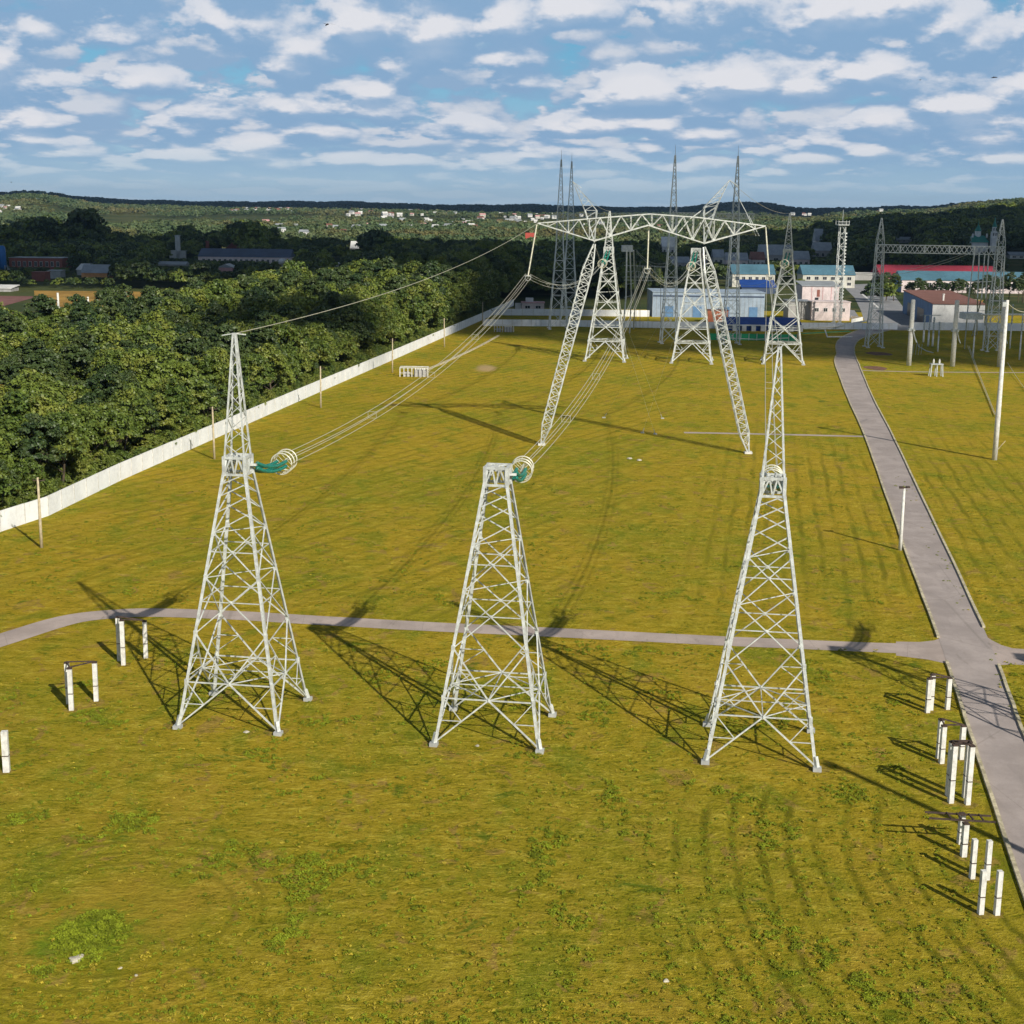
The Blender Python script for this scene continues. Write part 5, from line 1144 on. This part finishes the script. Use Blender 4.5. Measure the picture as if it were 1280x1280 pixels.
# ---- masses that nobody could count: one object each, crowns instanced by geometry nodes
def scatter(name, pts, scales, meshes, label, cat, scl_xy=1):
    me = bpy.data.meshes.new(name); me.from_pydata([tuple(map(float, p)) for p in pts], [], [])
    at_ = me.attributes.new('size', 'FLOAT', 'POINT'); at_.data.foreach_set('value', np.asarray(scales, np.float32))
    o = bpy.data.objects.new(name, me); col.objects.link(o)
    ng = bpy.data.node_groups.new(name, 'GeometryNodeTree'); ng.interface.new_socket('Geometry', in_out='INPUT', socket_type='NodeSocketGeometry'); ng.interface.new_socket('Geometry', in_out='OUTPUT', socket_type='NodeSocketGeometry')
    n_ = ng.nodes; l_ = ng.links; gi = n_.new('NodeGroupInput'); go = n_.new('NodeGroupOutput'); g2i = n_.new('GeometryNodeGeometryToInstance')
    for mm in meshes:
        po = bpy.data.objects.new(name + '_crown', mm); oi = n_.new('GeometryNodeObjectInfo'); oi.inputs['Object'].default_value = po; oi.inputs['As Instance'].default_value = True
        l_.new(oi.outputs['Geometry'], g2i.inputs[0])
    ip = n_.new('GeometryNodeInstanceOnPoints'); ip.inputs['Pick Instance'].default_value = True
    l_.new(gi.outputs[0], ip.inputs['Points']); l_.new(g2i.outputs[0], ip.inputs['Instance'])
    rv = n_.new('FunctionNodeRandomValue'); rv.data_type = 'FLOAT_VECTOR'; rv.inputs[1].default_value = (0, 0, 6.283); l_.new(rv.outputs[0], ip.inputs['Rotation'])
    na_ = n_.new('GeometryNodeInputNamedAttribute'); na_.data_type = 'FLOAT'; na_.inputs[0].default_value = 'size'; l_.new(na_.outputs[0], ip.inputs['Scale'])
    ri = n_.new('FunctionNodeRandomValue'); ri.data_type = 'INT'; ri.inputs[4].default_value = 0; ri.inputs[5].default_value = len(meshes) - 1; ri.inputs[8].default_value = 5
    l_.new(ri.outputs[2], ip.inputs['Instance Index']); l_.new(ip.outputs[0], go.inputs[0])
    md = o.modifiers.new('scatter', 'NODES'); md.node_group = ng
    tag(o, label, cat, kind='stuff'); return o
scatter('woodland', [r[:3] for r in rest], [r[3] for r in rest], [k[0] for k in kinds], 'further part of the green wood, running on to the corner of the walls', 'wood')
# undergrowth along the wall and under the trees
un = []; us = []
for y in np.arange(120, 575, 2.3):
    xw = wall_x(y)
    for k in range(3): un.append((xw - 1.6 - k * 2.4 - rng.uniform(0, 1), y + rng.uniform(-1, 1), -.5)); us.append(rng.uniform(.26, .46))
scatter('undergrowth', un, us, [kinds[0][0], kinds[3][0], kinds[7][0]], 'low bushes at the foot of the wood along the outer side of the wall', 'bushes')
# medium crowns for the valley, low-detail crowns for the hills
midk = [leaf_cloud('valley_crown', 400 + i, 4.6, 9.5, 1.5, 34, 1300, .62, [leafdark if i % 2 else leafm]) for i in range(4)]
def blocked(x, y, boxes): return any(a < x < b and c < y < d for a, b, c, d in boxes)
clear = []; views = []
for o in col.objects:
    if o.parent is None and o.get('category') in ('building', 'house', 'barn', 'shed', 'container', 'machine', 'tank', 'chimney', 'tower', 'silo', 'church', 'bell tower', 'water tank') and o.location.y > 500:
        pts = [Vector(v) + c.location for c in o.children if c.type == 'MESH' for v in c.bound_box]
        xs = [p.x for p in pts]; ys_ = [p.y for p in pts]; X0, X1 = o.location.x + min(xs), o.location.x + max(xs)
        zs_ = [p.z for p in pts]; zb_ = float(hgt(o.location.x, o.location.y)); zt_ = max(zs_)
        pa = 640 + 1800 * (X0 - 1) / o.location.y; pb = 640 + 1800 * (X1 + 1) / o.location.y
        clear.append((X0 - 4, X1 + 4, o.location.y + min(ys_) - 7, o.location.y + max(ys_) + 4)); views.append((pa, pb, o.location.y, zb_ + (zt_ - zb_) * .30))
pts = []; scs = []
Yv = 500.0
while Yv < 2080:
    st = 7.5 + (Yv - 500) * .0045
    X = -.42 * Yv - 30
    while X < .42 * Yv + 30:
        x = X + rng.uniform(-.45, .45) * st; y = Yv + rng.uniform(-.45, .45) * st; pxx = 640 + 1800 * x / y
        ok = False; s = rng.uniform(.75, 1.35)
        if Yv > 1320 and pxx < 940: X += st; continue
        if x < -20 + (y - 560) * .05:                     # left valley
            infield = (y < 668 and x < -108 and x > -400)
            dens_ = mnoise.noise(Vector((x * .012, y * .010, 3)))
            ok = (not infield and y > back_of_wood(x) - 10 and dens_ > -.22) or (y > 668 and dens_ > -.28)
            if infield: ok = False
            if y > 1150: s *= 1.0
            # tall dark groups standing up against the lit slope
            for (gx, gw_, gh) in ((20, 55, 1.6), (75, 45, 1.75), (130, 30, 1.4), (112, 12, 1.6), (235, 18, 1.7), (282, 20, 1.5), (316, 24, 2.0), (470, 16, 1.6)):
                if abs(pxx - gx) < gw_ and 1120 < y < 1330: s *= gh * (1 - .25 * abs(pxx - gx) / gw_); ok = True
        elif y > 600 and pxx < 1010:                      # behind the switchyard
            dens_ = mnoise.noise(Vector((x * .02, y * .012, 9)))
            ok = (y > 640 and pxx < 815) or (y > 800 and dens_ > -.12)
        elif y > 600:                                     # dark wooded rise on the right
            ok = y > 880 and mnoise.noise(Vector((x * .015, y * .012, 4))) > -.35; s *= 1.35
            if y > 1200: s *= 1.15
        if 1055 < pxx < 1120 and y < 900: ok = False
        if ok:
            for pa, pb, yb_, zl in views:
                if pa - 8 < pxx < pb + 8 and y < yb_:
                    lim = H - (H - zl) * y / yb_ - float(hgt(x, y)); s = min(s, lim / 11.5)
            if s < .28: ok = False
        if ok and not blocked(x, y, clear): pts.append((x, y, float(hgt(x, y)))); scs.append(s)
        X += st
    Yv += st * .95
# the row of small trees in front of the long white building
for px_ in (1092, 1101, 1110): 
    p = at(px_, 372, 640); pts.append((p.x, 640, -1)); scs.append(.95)
scatter('valley_wood', pts, scs, midk, 'dark belt of valley trees under the cloud shadow beyond the field', 'wood')
rowt = [(x_, float(rng.uniform(.6, 1.05))) for x_ in range(1138, 1216, 7)] + [(x_, float(rng.uniform(.9, 1.3))) for x_ in range(1234, 1290, 7)] + [(1092, .9), (1099, 1.1), (1107, 1.2), (1116, 1.1)]
for px_, s in rowt:
    p = at(px_, 372, 655); s *= .9; k = 2 if rng.random() < .6 else 5; tree((p.x, 655 + rng.uniform(-6, 6), 0), rng.uniform(0, 6), (s, s, s * .95), kinds[k][0], kinds[k][1], 'small bushy tree in the row in front of the long white building', 'small trees in front of the long white building')
tree(tuple(at(999, 372, 640).xy) + (0,), 1, (.95, .95, 1.0), kinds[4][0], kinds[4][1], 'olive green tree squeezed between the two teal-roofed blocks', None)
# lit wooded slopes
fark = [leaf_cloud('slope_crown', 500 + i, 7.5, 11, .5, 15, 200, 2.1, [leaffar]) for i in range(4)]
pts = []; scs = []; r0 = 1335.0
while r0 < 4400:
    st = 11 + (r0 - 1335) * .006; az = -22.5
    while az < 22.5:
        r1 = r0 + rng.uniform(-.5, .5) * st; a = math.radians(az + rng.uniform(-.5, .5) * st / r0 * 57.3); x, y = r1 * math.sin(a), r1 * math.cos(a)
        d1 = mnoise.noise(Vector((x * .0024, y * .0018, 1.5))) + .5 * mnoise.noise(Vector((x * .009, y * .006, 7)))
        if r0 < 2080 and az > 9.3: az += st / r0 * 57.3; continue
        if d1 > -.20: pts.append((x, y, float(hgt(x, y)))); scs.append(rng.uniform(.6, 1.15) * (1 + .25 * max(0, d1)))
        az += st / r0 * 57.3
    r0 += st * 1.0
scatter('hillside_wood', pts, scs, fark, 'sunlit wooded slopes with clearings rising to the horizon', 'wood')
pts = []; scs = []; r0 = 5000.0
while r0 < 7600:
    st = 40 if r0 < 6600 else 26; az = -22.5
    while az < 22.5:
        a = math.radians(az + rng.uniform(-.3, .3) * st / r0 * 57.3); r1 = r0 + rng.uniform(-.5, .5) * st; x, y = r1 * math.sin(a), r1 * math.cos(a)
        pts.append((x, y, float(hgt(x, y)))); scs.append(rng.uniform(1.6, 2.5)); az += st / r0 * 57.3
    r0 += st * 1.4
scatter('ridge_wood', pts, scs, [leaf_cloud('ridge_crown', 600 + i, 7.5, 11, .5, 15, 200, 2.1, [leafridge]) for i in range(2)], 'blue distant ridge of forest along the horizon', 'wood')

# ------------------------------------------------------------------ coarse tufts in the near turf
tg = plain('lush_blades', (.21, .25, .014), .8, .2, 0, .3, 1.5); ts_ = plain('straw_blades', (.42, .33, .035), .85, .2, 0, .3, 1.5)
tuft = [leaf_cloud('tuft', 700 + i, .30, .22, .02, 7, 42, .085, [tg if i % 3 else ts_], (.3, .5)) for i in range(6)]
pg, sg1, ps, sg2 = [], [], [], []
for i in range(150000):
    y = 62 + 150 * rng.random() ** 1.5; x = rng.uniform(-.38, .38) * y
    if abs(x - 28 - .162 * (y - 60)) < 3.6 and y > 50: continue
    if abs(y - 129) < 6 and not (y < 124.5 and -36 < x < 10): continue
    if y > 140 and rng.random() < .55: continue
    if 112 < y < 136 and x < -34: continue
    if math.hypot(x + 21.5, (y - 72.5)) < 5 and rng.random() < .8 and not math.hypot(x + 21.9, (y - 69.9) * .75) < 2.3: continue
    nz = (.95 * max(0, 1 - (math.hypot(x + 21.9, (y - 69.9) * .75) / 2.3) ** 2) + .25 * (math.hypot(x + 21.9, y - 69.9) < 3)) + mnoise.noise(Vector((x * .22, y * .16, 0))) + .6 * mnoise.noise(Vector((x * .8, y * .7, 5)))
    rc_ = math.hypot(x - 68, y - 75); rowm = math.sin(2 * math.pi * rc_ / 1.75) if (38 < rc_ < 61 and y < 91) else -1
    if (nz > .46 and rng.random() < .8) or (rowm > .8 and rng.random() < .16) or rng.random() < .05: pg.append((x, y, .03)); sg1.append(rng.uniform(.22, .55) * (1 + .25 * max(nz, 0)))
    elif rng.random() < .02: ps.append((x, y, .03)); sg2.append(rng.uniform(.25, .5))
scatter('grass_tufts', pg, sg1, [tuft[1], tuft[2], tuft[4], tuft[5]], 'greener tufts standing up from the mown turf', 'grass')
scatter('straw_tufts', ps, sg2, [tuft[0], tuft[3]], 'dry straw-coloured tufts in the mown turf', 'grass')

# ------------------------------------------------------------------ village houses on the lit slopes
hm = []
for i, (wm, rm) in enumerate(((M['white'], M['greyroof']), (M['cream'], M['rose']), (M['white'], M['white']), (M['pinkw'], M['brownroof']))):
    mb = MB(); w_, d_, e = (11, 9, 4.6); mb.box((-w_ / 2, -d_ / 2, -2), (w_ / 2, d_ / 2, e)); nb_ = len(mb.f)
    n0 = len(mb.v); o = .5; mb.v += [(-w_ / 2 - o, -d_ / 2 - o, e), (w_ / 2 + o, -d_ / 2 - o, e), (w_ / 2 + o, d_ / 2 + o, e), (-w_ / 2 - o, d_ / 2 + o, e), (-w_ / 2 - o, 0, e + 3.4), (w_ / 2 + o, 0, e + 3.4)]
    mb.f += [(n0, n0 + 1, n0 + 5, n0 + 4), (n0 + 2, n0 + 3, n0 + 4, n0 + 5), (n0 + 1, n0 + 2, n0 + 5), (n0 + 3, n0, n0 + 4)]
    for k in range(3): mb.box((-4 + k * 3.2, -d_ / 2 - .05, 1.2), (-2.7 + k * 3.2, -d_ / 2 - .01, 2.8))
    me = bpy.data.meshes.new('cottage'); me.from_pydata(mb.v, [], mb.f); me.materials.append(wm); me.materials.append(rm); me.materials.append(dark)
    for j, p in enumerate(me.polygons): p.material_index = 0 if j < nb_ else (1 if j < nb_ + 4 else 2)
    hm.append(me)
clusters = [(8, 262, 16, 10, 6), (335, 261, 30, 10, 18), (295, 263, 10, 4, 5), (450, 266, 16, 8, 8), (460, 283, 20, 6, 7), (540, 284, 28, 10, 13), (575, 283, 18, 6, 9), (505, 272, 30, 10, 7), (610, 273, 40, 12, 9), (665, 275, 22, 10, 9), (700, 268, 30, 8, 5), (390, 288, 60, 16, 8), (1050, 262, 60, 4, 5), (560, 266, 60, 6, 6), (770, 282, 60, 8, 6)]
for cx_, cy_, sx_, sy_, n_ in clusters:
    for k in range(int(n_ * 1.6)):
        px_ = cx_ + rng.uniform(-1, 1) * sx_; py_ = cy_ + rng.uniform(-1, 1) * sy_ * .5
        # walk along the ray until it meets the terrain
        hit = None
        for Y_ in range(1350, 4300, 20):
            p = at(px_, py_, Y_)
            if p.z - 7 <= float(hgt(p.x, Y_)): hit = p; break
        if hit is None: p = at(px_, py_, 4150); hit = p
        s = rng.uniform(.38, .85); z_ = float(hgt(hit.x, hit.y)) + 5 + 2.5 * rng.uniform(0, 1)
        o = bpy.data.objects.new('cottage', hm[int(rng.choice(4, p=[.35, .15, .35, .15]))]); col.objects.link(o); o.location = (hit.x, hit.y, z_); o.rotation_euler.z = rng.uniform(-.7, .7); o.scale = (s * 1.2, s, s)
        tag(o, 'tiny pale village house among the trees of the far sunlit slope', 'house', 'village houses on the far sunlit slope')

# ------------------------------------------------------------------ passing clouds behind the camera whose shadows lie on the land
cloudm = plain('cloud_white', (.85, .86, .88), 1, 0, 0, .02, .01)
ZC = 900.0; OFF = Vector((SUNV.x, SUNV.y, 0)) * (ZC / SUNV.z)
def in_poly(x, y, P_):
    c = False; n = len(P_)
    for i in range(n):
        (x1, y1), (x2, y2) = P_[i], P_[(i + 1) % n]
        if (y1 > y) != (y2 > y) and x < (x2 - x1) * (y - y1) / (y2 - y1) + x1: c = not c
    return c
ico = []
import bmesh
b_ = bmesh.new(); bmesh.ops.create_icosphere(b_, subdivisions=2, radius=1); IV = [v.co.copy() for v in b_.verts]; IF = [[v.index for v in f.verts] for f in b_.faces]; b_.free()
def cloud(name, poly, cell, label, thin=1.0):
    mb = MB(); xs = [p[0] for p in poly]; ys_ = [p[1] for p in poly]; y = min(ys_)
    while y < max(ys_):
        x = min(xs)
        while x < max(xs):
            if in_poly(x, y, poly):
                r = cell * random.uniform(.85, 1.15) * thin; c = Vector((x + random.uniform(-.2, .2) * cell, y + random.uniform(-.2, .2) * cell, ZC + random.uniform(0, .2) * cell)) + OFF; n0 = len(mb.v)
                mb.v += [tuple(c + Vector((v.x * r, v.y * r, v.z * r * .35))) for v in IV]; mb.f += [tuple(n0 + k for k in f) for f in IF]
            x += cell
        y += cell
    o = mb.build(name, cloudm, None, True); tag(o, label, 'cloud', kind='stuff')
cloud('cloud', [(340, 880), (520, 900), (760, 1450), (860, 2060), (330, 2060), (215, 1600), (190, 1330), (-150, 1290), (-420, 1310), (-560, 1250), (-420, 700), (-300, 690), (-150, 690), (-70, 640), (-62, 575), (-34, 520), (-20, 500), (8, 505), (22, 560), (50, 700), (90, 860), (330, 880)], 26, 'broad cumulus cloud overhead, its shadow darkening the switchyard and the valley')
cloud('cloud', [(-36, 462), (10, 430), (40, 402), (75, 392), (110, 376), (160, 345), (210, 340), (330, 420), (330, 500), (60, 512), (10, 505), (-22, 500)], 13, 'thin ragged cloud overhead, half shading the lattice masts and the far end of the field', .60)
cloud('cloud', [(-88, 330), (-62, 318), (-44, 340), (-40, 372), (-58, 392), (-84, 378)], 9, 'small cloud scrap overhead, its shadow dulling part of the wood', .62)

def far_cloud():
    global ZC, OFF
    ZC = 1600.0; OFF = Vector((SUNV.x, SUNV.y, 0)) * (ZC / SUNV.z)
    cloud('cloud', [(-3600, 5000), (3600, 5000), (4200, 7700), (-4200, 7700)], 210, 'wide cloud bank far overhead, its shadow turning the last ridge dark blue')
far_cloud()
# ------------------------------------------------------------------ birds
for (x, y, Yb, s, rz, lb) in ((409, 31, 150, .55, .5, 'dark bird gliding high in the blue gap at the left'), (1150, 100, 260, .5, -.4, 'small dark bird under the big cloud at the right'), (1243, 97, 240, .6, .9, 'dark bird at the far right of the sky'), (14, 228, 260, .5, .2, 'tiny bird low in the sky at the far left')):
    p = at(x, y, Yb); mb = MB()
    mb.tube([(0, -.9 * s, 0), (0, -.5 * s, .03), (0, 0, .05), (0, .5 * s, 0), (0, .95 * s, -.02)], .14 * s, 6, False, [.1, .8, 1, .8, .25])
    for sg_ in (-1, 1): mb.poly([(0, .25 * s, .05), (sg_ * .7 * s, .15 * s, .22 * s), (sg_ * 1.5 * s, -.25 * s, .1 * s), (sg_ * .7 * s, -.15 * s, .2 * s), (0, -.25 * s, .05)])
    o = mb.build('bird', rust); o.location = p; o.rotation_euler.z = rz; tag(o, lb, 'bird')

# ------------------------------------------------------------------ air
hz = MB(); hz.box((-9000, -900, -60), (9000, 9000, 130)); hzm = bpy.data.materials.new('haze'); hzm.use_nodes = True; t_ = hzm.node_tree
t_.nodes.remove(t_.nodes['Principled BSDF']); pv = t_.nodes.new('ShaderNodeVolumePrincipled'); pv.inputs['Color'].default_value = (.42, .68, 1, 1); pv.inputs['Density'].default_value = 3.2e-5; pv.inputs['Anisotropy'].default_value = .2
t_.links.new(pv.outputs[0], t_.nodes['Material Output'].inputs['Volume'])
tag(hz.build('haze', hzm), 'thin blue air over the whole landscape', 'haze', kind='stuff')
#@@END
